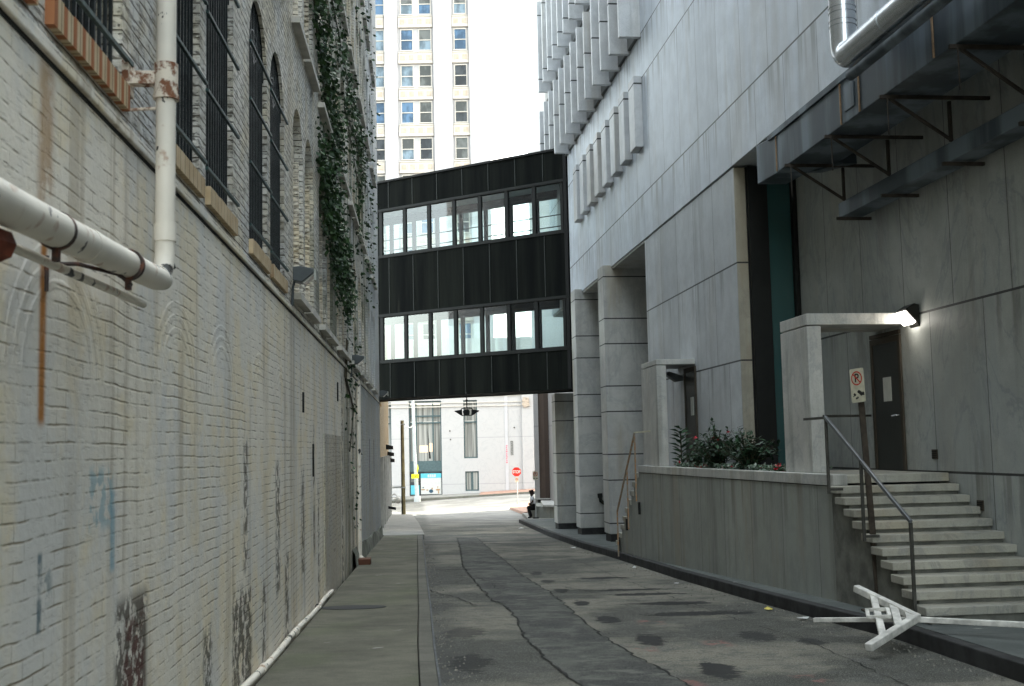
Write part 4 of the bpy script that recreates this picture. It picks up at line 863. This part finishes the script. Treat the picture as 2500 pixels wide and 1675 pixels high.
for ya, za, zb_ in ((22.42, 1.83, .5), (23.25, 1.1, -.1), (24.4, .2, -.75)): MB().bar((4.8, ya, za), (4.8, ya, zb_), .028).build('post', MT['rail_r'], H2)
for ya, za in ((22.65, .35), (23.9, -.05), (24.8, -.55)): MB().box(4.88, 4.92, ya-.03, ya+.03, za-.12, za+.12).build('fixing', MT['black'], H2)

# ---- planting ----
def bush(name, label, y, x, z0, h, wr, n, mat, size, flowers=0, tall=0, kind=None):
    T = Fr(name, (x, y, z0), TR, label, 'plants' if kind else 'shrub'); rnd = random.Random(int(y*100)); m = MB(); st = MB()
    tips = []
    for k in range(max(3, n//28)):
        a = rnd.uniform(0, 6.28); rr_ = wr*math.sqrt(rnd.random()); ht = h*rnd.uniform(.55, 1.)*(1-.35*rr_/wr)
        tx, ty = x+rr_*math.cos(a), y+rr_*math.sin(a); P = [Vector((x+(tx-x)*.4*q+(tx-x)*.6*q*q, y+(ty-y)*.4*q+(ty-y)*.6*q*q, z0+ht*q)) for q in (0, .25, .5, .75, 1)]
        st.tube(P, [.008,.007,.006,.005,.003], 5); tips.append(P[-1])
        for _ in range(28):
            q = rnd.uniform(.12, 1); i = min(3, int(q*4)); p = P[i].lerp(P[i+1], q*4-i)
            d = Vector((rnd.uniform(-1,1), rnd.uniform(-1,1), rnd.uniform(-.3,.7))).normalized(); s = size*rnd.uniform(.6, 1.25); sd_ = d.cross(Vector((rnd.uniform(-.3,.3), rnd.uniform(-.3,.3), 1))).normalized()
            m.add([p, p+d*s*.5+sd_*s*.24, p+d*s-Vector((0,0,s*.12)), p+d*s*.5-sd_*s*.24], [(0,1,2,3)])
    m.build('foliage', mat, T); st.build('stem', MT['stem'], T)
    if flowers:
        fl = MB()
        for p in rnd.sample(tips, min(flowers, len(tips))):
            for k in range(7):
                d = Vector((rnd.uniform(-1,1), rnd.uniform(-1,1), rnd.uniform(-.2,1))).normalized(); q = d.cross(Vector((0,0,1))).normalized(); fl.add([p, p+d*.03+q*.02, p+d*.05, p+d*.03-q*.02], [(0,1,2,3)])
        fl.build('blossom', MT['petal'], T)
    if kind: tag(T.e, kind=kind)
    return T
TPl = Fr('broad_leaf_plant', (5.35, 20.9, 1.12), TR, 'upright plant with long pointed leaves at the left end of the planter', 'plant')
m = MB(); rnd = random.Random(5)
for k in range(34):
    z = 1.2+.7*k/34; a = k*2.4; d = Vector((math.cos(a), math.sin(a), .55)).normalized(); q = Vector((-math.sin(a), math.cos(a), .45)).normalized(); s = .28*(1-.35*abs(k/34-.5)); p = Vector((5.35, 20.9, z))
    m.add([p, p+d*s*.45+q*.042, p+d*s-Vector((0,0,.05)), p+d*s*.45-q*.042], [(0,1,2,3)])
m.build('leaves', MT['leaf'], TPl); MB().tube([(5.35, 20.9, 1.1), (5.35, 20.92, 1.85)], .012, 6).build('stem', MT['stem'], TPl)
bush('rose_bush', 'tallest bush in the planter with two red flowers, in front of the narrow door', 18.9, 5.45, 1.12, .95, .5, 1900, MT['leaf'], .1, flowers=5)
bush('shrub', 'open leafy shrub in the planter in front of the beige pier edge', 17.35, 5.5, 1.12, .85, .5, 1200, MT['leaf'], .11)
bush('shrub', 'loose low shrub between the tall pointed plant and the rose bush', 20.0, 5.5, 1.12, .55, .45, 700, MT['leaf'], .09)
bush('shrub', 'low round shrub at the right end of the planter by the canopy wall', 15.9, 5.6, 1.12, .2, .32, 420, MT['leaf'], .06, flowers=5)
gcv = Fr('ground_cover', (5.4, 18, 1.1), TR, 'low pale green and red bedding flowers filling the planter edge', 'flowers'); m = MB(); fl = MB(); rnd = random.Random(11)
for _ in range(3600):
    y = rnd.uniform(15.35, 20.9); x = xo(y)+.2+abs(rnd.gauss(0, .22)); z = 1.12+rnd.random()*.13; d = Vector((rnd.uniform(-1,1), rnd.uniform(-1,1), rnd.uniform(0,.9))).normalized(); q = d.cross(Vector((0,0,1))).normalized(); s = rnd.uniform(.03, .07); p = Vector((x, y, z))
    (fl if rnd.random() < .045 else m).add([p, p+d*s*.5+q*s*.32, p+d*s, p+d*s*.5-q*s*.32], [(0,1,2,3)])
m.build('foliage', MT['leaf_l'], gcv); fl.build('blossom', MT['petal'], gcv); tag(gcv.e, kind='stuff')
m = None

# ---- fire standpipe on the column ----
SV = Fr('standpipe', (5.6, 33, 0), TR, 'dark fire standpipe valve sticking out between the two tall columns', 'standpipe')
q0 = Vector(w2(2.55, 34.3, -TR)+(0,))
X_, Y_ = q0.x, q0.y
m = MB().tube([(X_+.35, Y_, -.1), (X_+.1, Y_-.02, -.1), (X_-.02, Y_-.04, -.02), (X_-.04, Y_-.05, .1)], .055, 10); m.tube([(X_-.04, Y_-.05, .08), (X_-.05, Y_-.06, .2)], .075, 10); m.build('elbow_pipe', MT['copper'], SV, smooth=True)
MB().tube([(X_+.3, Y_, -.42), (X_+.12, Y_-.03, -.42)], .05, 10).build('outlet', MT['copper'], SV, smooth=True)

# ---- street signs ----
def nopark(name, base, hgt, sw, sh, tilt, label, grp=None, small=False, post=.045, sgn=(0,0), yaw=0., post_m='post'):
    X, Y, Z = base; T = Fr(name, base, 0, label, 'road sign', grp)
    top = Vector((X+sgn[0], Y, Z+hgt))
    MB().bar((X, Y, Z), top-Vector((0,-.02,.0)), post, post*.6, up=(0,1,0)).build('post', MT[post_m], T)
    cz = Z+hgt-sh/2+.02; cxs = X+sgn[0]*(hgt-sh/2)/hgt
    Mx = Matrix.Translation(Vector((cxs, Y, cz))-Vector(base)) @ Matrix.Rotation(yaw, 4, 'Z') @ Matrix.Translation((0, -post*.5-.016, 0)) @ Matrix.Rotation(-tilt, 4, 'Y')
    bm_ = MB(); n = 5; c_ = .02*sw/.2; pts = []
    for cx1, cz1, a0 in ((sw/2-c_, sh/2-c_, 0), (-sw/2+c_, sh/2-c_, 90), (-sw/2+c_, -sh/2+c_, 180), (sw/2-c_, -sh/2+c_, 270)):
        for i in range(n): a = math.radians(a0+90*i/(n-1)); pts.append((cx1+c_*math.cos(a), 0, cz1+c_*math.sin(a)))
    bm_.extr(pts, (0, .008, 0)); o = bm_.build('sign_panel', MT['sign_w'], None); o.data.transform(Mx); o.parent = T.e
    rr = sw*.4; zc = sh/2-rr-.03*sw/.2
    Rg = MB(); N_ = 28
    for i in range(N_):
        a, b = 2*math.pi*i/N_, 2*math.pi*(i+1)/N_
        Rg.add([(rr*math.cos(a), -.003, zc+rr*math.sin(a)), (rr*math.cos(b), -.003, zc+rr*math.sin(b)), (rr*.82*math.cos(b), -.003, zc+rr*.82*math.sin(b)), (rr*.82*math.cos(a), -.003, zc+rr*.82*math.sin(a))], [(0,1,2,3)])
    Rg.bar((-rr*.62, -.0045, zc+rr*.62), (rr*.62, -.0045, zc-rr*.62), rr*.18, .001, up=(0,1,0))
    q = Rg.build('prohibition_ring', MT['sign_r'], None); q.data.transform(Mx); q.parent = o
    Mt = Mx @ Matrix.Translation((0, -.0022, zc)) @ Matrix.Rotation(math.pi/2, 4, 'X'); text_mesh('letter', 'P', rr*1.65, MT['sign_k'], o, Mt, .0003)
    return T, o, Mx
# near sign by the stairs (post leans)
bsx, bsy = 4.33, 13.35
T, o, Mx = nopark('no_parking_sign', (4.0, 12.9, gz(3.9, 12.9)+.15), 2.67, .2, .38, .045, 'weathered no parking sign on a brown post with black stickers, before the service door', sgn=(-.10,0), post=.062, yaw=math.radians(-60))
m = MB(); rnd = random.Random(2)
for (a, b, c_) in ((-.045,-.10,.02),(.045,-.09,.033),(.02,-.075,.022),(.075,-.10,.025),(-.02,-.145,.016),(.0,-.135,.014),(-.06,-.12,.012)):
    pts = [(a+c_*rnd.uniform(.6,1.2)*math.cos(t), -.0025, b+c_*rnd.uniform(.5,1.1)*math.sin(t)) for t in [6.283*i/9 for i in range(9)]]; m.add(pts, [tuple(range(9))])
q = m.build('sticker', MT['sign_k'], None); q.data.transform(Mx); q.parent = o
MB().box(3.82, 4.12, 12.84, 12.98, gz(3.9,12.9)+.15, gz(3.9,12.9)+.17).build('base_plate', MT['post'], T)
T, o, Mx = nopark('no_parking_sign', (.92, 52.6, gz(1,52.6)+.15), 2.12, .25, .40, .0, 'no parking sign on a thin post with round foot beside the seated person', sgn=(.02,0), post=.05, post_m='gpole')
MB().tube([(.92, 52.6, gz(1,52.6)+.15), (.92, 52.6, gz(1,52.6)+.2)], .14, 14).build('foot', MT['black'], T)
for dx, tw in ((-.06, '2AM'), (.065, '6AM')): 
    m = MB(); m.box(dx-.045, dx+.045, -.004, -.002, -.145, -.115); q = m.build('small_print', MT['sign_k'], None); q.data.transform(Mx); q.parent = o
sy = 78.; zb = gz(.2, sy)+.15
SS = Fr('stop_sign', (.19, sy, zb), 0, 'red octagonal stop sign on a slim white post at the end of the alley', 'stop sign')
MB().tube([(.17, sy, zb), (.13, sy, .25)], .03, 8).build('post', MT['gpole'], SS)
R8 = .325; pts = [(.12+R8*math.cos(math.radians(22.5+45*i)), sy-.06, -.02+R8*math.sin(math.radians(22.5+45*i))) for i in range(8)]
oc = MB().extr(pts, (0, .02, 0)).build('octagon', MT['stop'], SS)
text_mesh('lettering', 'STOP', .27, MT['stop_w'], oc, Matrix.Translation(Vector((.12, sy-.068, -.025))-Vector(SS.o)) @ Matrix.Rotation(math.pi/2, 4, 'X'), .002, .82)
m = MB().box(.02, .25, sy-.06, sy-.04, -.72, -.385); q = m.build('lower_plate', MT['sign_w'], SS)
Rg = MB(); 
for i in range(18):
    a, b = 2*math.pi*i/18, 2*math.pi*(i+1)/18; Rg.add([(.135+r_*math.cos(t), sy-.066, -.50+r_*math.sin(t)) for r_, t in ((.085,a),(.085,b),(.065,b),(.065,a))], [(0,1,2,3)])
Rg.bar((.08, sy-.067, -.445), (.19, sy-.067, -.555), .022, .002, up=(0,1,0)); Rg.build('prohibition_ring', MT['sign_r'], q)
# poles on the left
OP = Fr('wooden_pole', (-6.4, 68, -2.1), 0, 'ochre striped pole with dark edge standing at the left street corner', 'pole')
zb = gz(-6.4, 66.2)+.15; MB().tube([(-6.35, 66, zb), (-6.40, 66, 3.3)], .09, 12).build('shaft', MT['gold'], OP, smooth=True); MB().box(-6.49, -6.44, 65.9, 66.1, zb, 3.3).build('dark_conduit', MT['black'], OP)
for z in (-.55, 3.05): MB().tube([(-6.37, 66, z), (-6.37, 66, z+.06)], .15, 12).build('band', MT['gpole'], OP)
MB().bar((-7.9, 66, -.52), (-6.4, 66, -.5), .1).build('cross_arm', MT['gpole'], OP)
GP = Fr('light_pole', (-8.7, 100, -2.8), 0, 'pale grey tapering pole across the street in front of the bank windows', 'pole')
zb = gz(-8.6, 101); MB().tube([(-8.55, 101, zb), (-8.75, 101, 2), (-8.93, 101, 9)], [.19, .14, .11], 14).build('shaft', MT['gpole'], GP, smooth=True)
MB().tube([(-8.55, 101, zb), (-8.55, 101, zb+.5)], .3, 14).build('base', MT['gpole'], GP, smooth=True)
OW = Fr('guy_wire', (-6.4, 66, 3), 0, 'thin pale cable from the ochre pole top to the grey pole', 'cable'); MB().tube([(-6.4, 66, 3.15), (-7.5, 83, 3.2), (-8.8, 100.8, 3.75)], .03, 5).build('wire', MT['gpole'], OW)
YS = Fr('yellow_sign', (-8.6, 100.4, -.6), 0, 'bright yellow rectangular sign with black arrow mark on the grey pole', 'road sign')
q = MB().box(-8.98, -8.36, 100.4, 100.45, -.86, -.5).build('panel', MT['yellow'], YS); MB().extr([(-8.72, 100.39, -.75), (-8.6, 100.39, -.6), (-8.5, 100.39, -.6), (-8.55, 100.39, -.68), (-8.66, 100.39, -.76)], (0, .005, 0)).build('arrow', MT['sign_k'], q)
MB().extr([(-8.5, 100.6, -.45), (-8.38, 100.6, 0), (-8.45, 100.6, .35), (-8.55, 100.6, -.2)], (0,.03,0)).build('side_sign', MT['yellow'], YS)

# ---- person sitting on the low wall ----
def person(X, Y, Z):
    T = Fr('person', (X, Y, Z), 0, 'person in a white shirt and black trousers sitting on the low wall facing left', 'person')
    def skin(name, J, E_, R_, mat, par, sub=2):
        me = bpy.data.meshes.new(name); me.from_pydata([Vector(j) for j in J], E_, []); o = bpy.data.objects.new(name, me); C.objects.link(o)
        md = o.modifiers.new('s', 'SKIN'); md.use_smooth_shade = True
        for i, v in enumerate(me.skin_vertices[0].data): v.radius = (R_[i], R_[i]); v.use_root = (i == 0)
        sb = o.modifiers.new('d', 'SUBSURF'); sb.levels = sb.render_levels = sub
        dg = bpy.context.evaluated_depsgraph_get(); m2 = bpy.data.meshes.new_from_object(o.evaluated_get(dg)); bpy.data.objects.remove(o)
        m2.materials.clear(); m2.materials.append(mat); m2.name = name; o = bpy.data.objects.new(name, m2); C.objects.link(o); o.parent = par; return o
    k = .92
    J = [(0,0,.60),(0,0,.78),(-.02,0,.98),(-.03,0,1.09),(-.05,0,1.16),(-.08,0,1.24),(-.09,0,1.3),
         (-.02,-.16,1.03),(-.0,-.2,.82),(-.16,-.15,.70),(-.24,-.13,.68), (-.02,.16,1.03),(-.0,.2,.82),(-.16,.15,.70),(-.24,.13,.68),
         (0,-.09,.57),(-.26,-.1,.56),(-.19,-.1,.3),(-.13,-.1,.06),(-.25,-.1,.03), (0,.09,.57),(-.24,.1,.56),(-.15,.1,.3),(-.07,.1,.06),(-.19,.1,.03)]
    Ed = [(0,1),(1,2),(2,3),(3,4),(4,5),(5,6),(2,7),(7,8),(8,9),(9,10),(2,11),(11,12),(12,13),(13,14),(0,15),(15,16),(16,17),(17,18),(18,19),(0,20),(20,21),(21,22),(22,23),(23,24)]
    R_ = [.13,.12,.14,.06,.055,.09,.085,.05,.042,.035,.032,.05,.042,.035,.032,.085,.062,.05,.036,.035,.085,.062,.05,.036,.035]
    b = skin('body', [(a*k,c*k,d*k) for a,c,d in J], Ed, [q*k for q in R_], MT['skin'], T.e)
    skin('shirt', [(a*k,c*k,d*k) for a,c,d in J[:3]+[J[7], (-.01,-.19,.88), J[11], (-.01,.19,.88), (-.03,0,1.06)]], [(0,1),(1,2),(2,3),(3,4),(2,5),(5,6),(2,7)], [.15,.14,.155,.07,.06,.07,.06,.075], MT['shirt'], b)
    skin('trousers', [(a*k,c*k,d*k) for a,c,d in [(0,0,.6)]+J[15:19]+J[20:24]], [(0,1),(1,2),(2,3),(3,4),(0,5),(5,6),(6,7),(7,8)], [.15,.1,.08,.066,.055,.1,.08,.066,.055], MT['pants'], b)
    skin('hair', [(a*k,c*k,d*k) for a,c,d in ((-.05,0,1.27),(-.06,0,1.33),(-.02,0,1.2),(.0,0,1.12))], [(0,1),(0,2),(2,3)], [.11,.1,.08,.04], MT['hair'], b)
    skin('shoes', [(a*k,c*k,d*k) for a,c,d in ((-.13,-.1,.05),(-.26,-.1,.035))], [(0,1)], [.05,.042], MT['pants'], b); skin('shoes', [(a*k,c*k,d*k) for a,c,d in ((-.07,.1,.05),(-.2,.1,.035))], [(0,1)], [.05,.042], MT['pants'], b)
person(.80, 53.3, gz(.7, 53.3)+.15)

# ---- toppled barricade ----
BC = Fr('barricade', (3.6, 11.2, -.3), 0, 'white wooden barricade lying toppled across the kerb in front of the near stairs', 'barricade')
Pa = Vector((3.79, 11.1, -.085)); fa = Vector((3.14, 10.5, -.25)); fb = Vector((3.46, 11.9, .10))
b0 = Vector((3.02, 11.9, -.21)); b1 = Vector((4.52, 10.45, -.065)); b2 = b1+(b1-Pa)*1.2+Vector((0,0,.01))
m = MB().bar(b0, Pa+Vector((.0,.02,-.02)), .05, .045); m.bar(Pa+Vector((-.01,.02,-.02)), b2, .06, .05); m.build('rail', MT['white_p'], BC, bevel=.006)
for q in (fa, fb): MB().bar(Pa+(Pa-q)*.02, q, .075, .07).build('leg', MT['white_p'], BC, bevel=.01)
def lp(t, q): return Pa.lerp(q, t)
MB().bar(lp(.7, fa), lp(.7, fb), .065, .05).build('cross_piece', MT['white_p'], BC, bevel=.006); MB().bar(lp(.37, fa), lp(.37, fb), .075, .05).build('cross_piece', MT['white_p'], BC, bevel=.006)
MB().extr([lp(.02, fa)+Vector((0,0,.015)), lp(.02, fb)+Vector((0,0,.015)), lp(.2, fb)+Vector((0,0,.012)), lp(.2, fa)+Vector((0,0,.012))], (0,0,.012)).build('gusset', MT['white_p'], BC)
ce = lp(.7, fa).lerp(lp(.7, fb), .5)+Vector((0,0,.03)); ex = (Pa-b0).normalized(); ey = (fb-fa).normalized(); m = MB()
for s in (-1, 1): m.bar(ce+ex*.11*s-ey*.1, ce+ex*.11*s+ey*.1, .035); m.bar(ce-ex*.11+ey*.09*s, ce+ex*.11+ey*.09*s, .035)
m.build('rail_holder', MT['white_p'], BC, bevel=.005)

# ---- small things on the ground ----
CV = Fr('drain_cover', (-2.05, 14.5, gz(-2, 14.5)+.15), 0, 'dark oval iron cover set in the left pavement', 'drain cover')
m = MB().prism([(-2.05+.42*math.cos(t), 14.5+.24*math.sin(t)) for t in [6.283*i/24 for i in range(24)]], lambda x, y: gz(x, y)+.1, lambda x, y: gz(x, y)+.156); m.build('cover', MT['iron'], CV)
for i, (x, y, s, mt, lb) in enumerate(((1.45,29.6,.09,'litter','crumpled white paper scrap by the right kerb under the columns'),(2.25,22.3,.06,'litter','small white litter at the foot of the right kerb, farthest along the planter'),(2.55,18.6,.05,'litter','tiny white scrap in the right gutter halfway along the planter'),(3.12,14.55,.07,'lyel','yellow wrapper in the right gutter near the sign post'),(3.3,13.5,.09,'litter','white cigarette box scrap in the gutter beside the barricade rail'),(.2,44.,.12,'litter','white scrap on the road past the bridge'),(-.95,12.,.04,'litter','pale pebble debris by the left steel kerb edge'))):
    T = Fr('litter', (x, y, gz(x, y)), 0, lb, 'litter'); rnd = random.Random(i); m = MB(); bm_ = bmesh.new(); bmesh.ops.create_icosphere(bm_, subdivisions=1, radius=s)
    m.add([Vector((x+v.co.x*rnd.uniform(.6,1.2), y+v.co.y*rnd.uniform(.5,1), gz(x, y)+.012+abs(v.co.z)*rnd.uniform(.1,.6))) for v in bm_.verts], [tuple(v.index for v in q.verts) for q in bm_.faces]); bm_.free(); m.build('scrap', MT[mt], T)
# gravel grit along both gutters
m = MB(); rnd = random.Random(9)
for _ in range(1500):
    y = rnd.uniform(8, 34); sd_ = rnd.random() < .5
    def ev(P, y):
        for (a, xa), (b, xb_) in zip(P, P[1:]):
            if a <= y <= b: return xa+(xb_-xa)*(y-a)/(b-a)
    x = ev(LK, y)+.03+abs(rnd.gauss(0, .12)) if sd_ else ev(RK, y)-.03-abs(rnd.gauss(0, .22)); s = rnd.uniform(.004, .014); z = gz(x, y)
    m.add([(x-s,y-s,z),(x+s,y-s,z),(x,y+s,z),(x,y,z+s*1.3)], [(0,1,3),(1,2,3),(2,0,3)])
tag(m.build('grit', plain('gutter_grit', (.16,.15,.13), .9, var=.6, scale=30)), 'loose grit and dust along the gutters', 'grit', kind='stuff')

# ================= TOWER AND BANK =================
TW = Fr('office_tower', (-10, 108, -3), 0, 'white stone office tower with paired sash windows rising beyond the bridge', 'office tower')
YF = 108.
MB().add([(-26,YF+.45,7),(-1.72,YF+.45,7),(.55,136,7),(-26,136,7),(-26,YF+.45,78),(-1.72,YF+.45,78),(.55,136,78),(-26,136,78)], [(0,1,5,4),(1,2,6,5),(2,3,7,6),(3,0,4,7),(4,5,6,7),(0,3,2,1)]).build('wall', MT['tower'], TW)
for x0, x1 in ((-26,-15.3),(-11.76,-10.55),(-7.02,-5.26),(-3.58,-1.72)):
    MB().box(x0, x1, YF, YF+.44, 7, 78).build('pier', MT['tower'], TW)
    if x1 < -12: continue
cols_ = [-14.3, -12.96, -10.16, -8.4, -4.97]
rnd = random.Random(4); kinds = ['tw_blue','tw_blue','tw_grey','tw_dark','tw_pale','tw_grey','tw_white','tw_blue']
for ri in range(-3, 12):
    zt = 45.87-3.6*ri
    if zt > 60: continue
    for ci, x in enumerate(cols_):
        w_ = 1.09
        m = MB(); m.box(x-.08, x, YF+.28, YF+.44, zt-2.03, zt); m.box(x+w_, x+w_+.08, YF+.28, YF+.44, zt-2.03, zt); m.box(x-.08, x+w_+.08, YF+.28, YF+.44, zt, zt+.08); m.box(x-.12, x+w_+.12, YF+.2, YF+.44, zt-2.13, zt-2.03); m.box(x, x+w_, YF+.3, YF+.42, zt-1.06, zt-.98)
        wn = m.build('window', MT['tower_t'], TW)
        kk = rnd.choice(kinds) if ci != 2 else rnd.choice(['tw_blue','tw_blue','tw_pale'])
        MB().box(x, x+w_, YF+.36, YF+.40, zt-2.03, zt-1.06).build('pane', MT[kk], wn); MB().box(x, x+w_, YF+.35, YF+.39, zt-.98, zt).build('pane', MT[kk if rnd.random() < .6 else 'tw_grey'], wn)
    for x0, x1, sq in ((-15.2,-11.85,4),(-10.45,-7.12,4),(-5.22,-3.62,2)):
        m = MB(); za, zb_ = zt+.22+.02, zt+1.4; m.box(x0, x1, YF+.25, YF+.44, za, zb_); m.box(x0, x1, YF+.18, YF+.249, zb_-.1, zb_); m.box(x0, x1, YF+.18, YF+.249, za, za+.1)
        sp = m.build('spandrel', MT['tower_t'], TW); o_ = MB(); n = sq
        for i in range(n):
            cx1 = x0+(x1-x0)*(i+.5)/n; o_.box(cx1-.24, cx1+.24, YF+.22, YF+.2495, (za+zb_)/2-.25, (za+zb_)/2+.25)
            o_.box(cx1+.33, cx1+.38, YF+.23, YF+.2492, (za+zb_)/2-.3, (za+zb_)/2+.3)
        o_.build('ornament', MT['tower_o'], sp)
    for j, yy in enumerate((113, 118.5, 124, 130)):
        x = -1.72+(yy-YF-.45)*(2.27/27.55); MB().add([(x+.03,yy,zt-2),(x+.03+.1,yy+1.2,zt-2),(x+.13,yy+1.2,zt),(x+.03,yy,zt)], [(0,1,2,3)]).build('side_window', MT['tw_pale'], TW)
# bank base
BK = Fr('bank_building', (-5, 108, -2.8), 0, 'pale veined marble bank front with tall curtained windows across the street', 'building')
def wallholes(mb, x0, x1, z0, z1, holes, y):
    xs = sorted({x0, x1}|{h[0] for h in holes}|{h[1] for h in holes}); zs = sorted({z0, z1}|{h[2] for h in holes}|{h[3] for h in holes})
    for a, b in zip(xs, xs[1:]):
        for c_, d in zip(zs, zs[1:]):
            if any(h[0] <= a and b <= h[1] and h[2] <= c_ and d <= h[3] for h in holes): continue
            mb.quad((a,y,c_),(b,y,c_),(b,y,d),(a,y,d))
    for a, b, c_, d in holes:
        mb.quad((a,y,c_),(a,y+.4,c_),(a,y+.4,d),(a,y,d)); mb.quad((b,y,c_),(b,y+.4,c_),(b,y+.4,d),(b,y,d)); mb.quad((a,y,d),(b,y,d),(b,y+.4,d),(a,y+.4,d)); mb.quad((a,y,c_),(b,y,c_),(b,y+.4,c_),(a,y+.4,c_))
H_ = [(-9.85,-6.79,-2.85,6.17),(-4.71,-3.42,.72,6.16),(-4.63,-3.36,-2.33,-.5),(-14.5,-11.5,-2.95,6.1)]
m = MB(); wallholes(m, -30, .75, -4, 12, H_, YF-.1); m.quad((.75,YF-.1,-4),(.75,YF+6,-4),(.75,YF+6,12),(.75,YF-.1,12)); m.quad((-30,YF-.1,12),(.75,YF-.1,12),(.75,YF+6,12),(-30,YF+6,12)); m.build('front_wall', MT['bank'], BK)
MB().box(-30, .7, YF+.32, YF+.44, -4, 6.9).build('back_wall', MT['bankfr'], BK)
MB().box(.76, 3.2, YF-.4, YF+6, -4, 12).build('right_pavilion', MT['bank'], BK)
for z in (5.55, 5.9, 6.5): MB().box(-30, .74, YF-.2, YF-.102, z, z+.09).build('cornice', MT['tower_t'], BK)
MB().box(-.85, -.55, YF-.16, YF-.102, -2.6, 12).build('band', MT['tower'], BK)
for xa, xb_, zb_, zt_, mull in ((-9.85,-6.79,-.42,6.17,(-9.17,-7.59)),(-4.71,-3.42,.72,6.16,()),(-14.5,-11.5,-.42,6.1,(-13.6,-12.2))):
    fr = MB(); y = YF+.1
    for x in (xa, xb_-.1)+tuple(q-.06 for q in mull): fr.box(x, x+.11, y, y+.12, zb_, zt_)
    for z in (zb_, 4.05, zt_-.14)+((4.68,) if mull else ()): fr.box(xa+.11, xb_-.1, y+.01, y+.11, z, z+.12)
    wn = fr.build('window', MT['bankfr'], BK); MB().box(xa, xb_, y+.15, y+.17, zb_, zt_).build('curtain', MT['curtain'], wn)
    if xa == -9.85:
        MB().extr([(-8.1,y+.14,3.6),(-8.02,y+.14,.75),(-7.84,y+.14,.75)], (0,.008,0)).build('curtain_gap', MT['black'], wn)
        m = MB().box(-8.9, -8.12, y+.135, y+.148, 1.35, 2.0); m.box(-7.98, -7.6, y+.135, y+.148, 1.4, 2.2); m.build('lamp_glow', emis('warm_room_light', (.75,.5,.36), .045), wn)
        MB().box(xa+.11, xb_-.1, y+.02, y+.14, 5.8, 5.95).build('ceiling_light', emis('cool_strip', (.8,.75,.6), .08), wn)
fr = MB().box(-9.85, -6.79, YF+.05, YF+.2, -.45, .55); fr.build('panel_below', MT['bankfr'], BK)
MB().box(-9.85, -6.79, YF+.12, YF+.3, -2.85, -.45).build('shopfront', MT['tw_dark'], BK)
pf = MB().box(-8.8, -6.88, YF+.04, YF+.1, -2.55, -.62).build('poster', MT['poster'], BK)
MB().box(-8.8, -6.88, YF+.03, YF+.039, -1.05, -.62).build('teal_band', MT['teal'], pf)
for k in range(4): MB().box(-8.15+.2*k, -8.0+.2*k, YF+.018, YF+.029, -.98, -.72+.02*(k%2)).build('pale_mark', MT['poster'], pf)
m = MB()
for cx1, cz1, a, b in ((-7.85,-2.27,.2,.17),): m.extr([(cx1+a*math.cos(t), YF+.028, cz1+b*math.sin(t)) for t in [6.283*i/14 for i in range(14)]], (0,.01,0))
m.extr([(-8.7,YF+.028,-1.95),(-8.55,YF+.028,-1.85),(-8.5,YF+.028,-1.98)], (0,.01,0)); m.build('poster_figures', MT['navy'], pf)
m = MB()
for cx1, cz1, a, b in ((-8.6,-2.12,.2,.06),(-8.2,-2.16,.12,.05),(-7.2,-2.15,.22,.09),(-7.75,-2.03,.07,.09),(-7.15,-2.38,.06,.14),(-7.22,-1.9,.05,.07)): m.extr([(cx1+a*math.cos(t), YF+.026, cz1+b*math.sin(t)) for t in [6.283*i/10 for i in range(10)]], (0,.01,0))
m.build('poster_figures', MT['ptan'], pf)
MB().box(-9.75, -8.95, YF+.04, YF+.1, -2.55, -1.7).build('poster', MT['teal'], BK)
MB().box(-9.75, -8.95, YF+.04, YF+.1, -1.4, -.95).build('notice', MT['tw_grey'], BK)
fr = MB().box(-4.63, -3.36, YF+.1, YF+.2, -2.33, -.5).build('small_window', MT['bankfr'], BK); MB().box(-4.5, -4.1, YF+.07, YF+.098, -2.2, -.62).build('pane', MT['curtain'], fr); MB().box(-3.88, -3.48, YF+.07, YF+.098, -2.2, -.62).build('pane', MT['curtain'], fr)
g_ = MB().box(-.33, -.1, YF-.14, YF-.101, .92, 2.25).build('grille', MT['door_fr'], BK); m = MB()
for k in range(16): m.box(-.31, -.12, YF-.15, YF-.141, .95+.08*k, .98+.08*k)
m.build('slats', MT['gpole'], g_)
# red vertical writing (too small to read: six blurred characters)
RED_ = plain('faded_red_paint', (.62,.16,.2), .6)
for k in range(10): MB().box(-.78+.02*(k%2), -.63-.02*(k%3), YF-.185, YF-.161, .2+.172*k, .3+.172*k).build('faded_red_mark', RED_, BK)
cp = MB(); rnd = random.Random(8)
for k in range(26):
    x, z, s = rnd.uniform(.9, 1.4), rnd.uniform(5.45, 6.3), rnd.uniform(.06, .14); cp.box(x-s, x+s, YF-.55-s*.5, YF-.4, z-s, z+s)
cp.build('carved_capital', MT['tower_o'], BK, bevel=.02)
for x, z in ((-6.0,3.3),(-5.95,2.5),(.05,3.5)): MB().tube([(x, YF-.15, z), (x, YF-.101, z)], .07, 8).build('wall_fixing', MT['door_fr'], BK)
# unseen block added round the corner to shade the cross street
SB = Fr('shade_block', (24, 96, -3), 0, 'unseen stone block added around the right corner to shade the street', 'building')
MB().box(22, 60, 92, 130, -4, 34).build('wall', MT['bank'], SB)
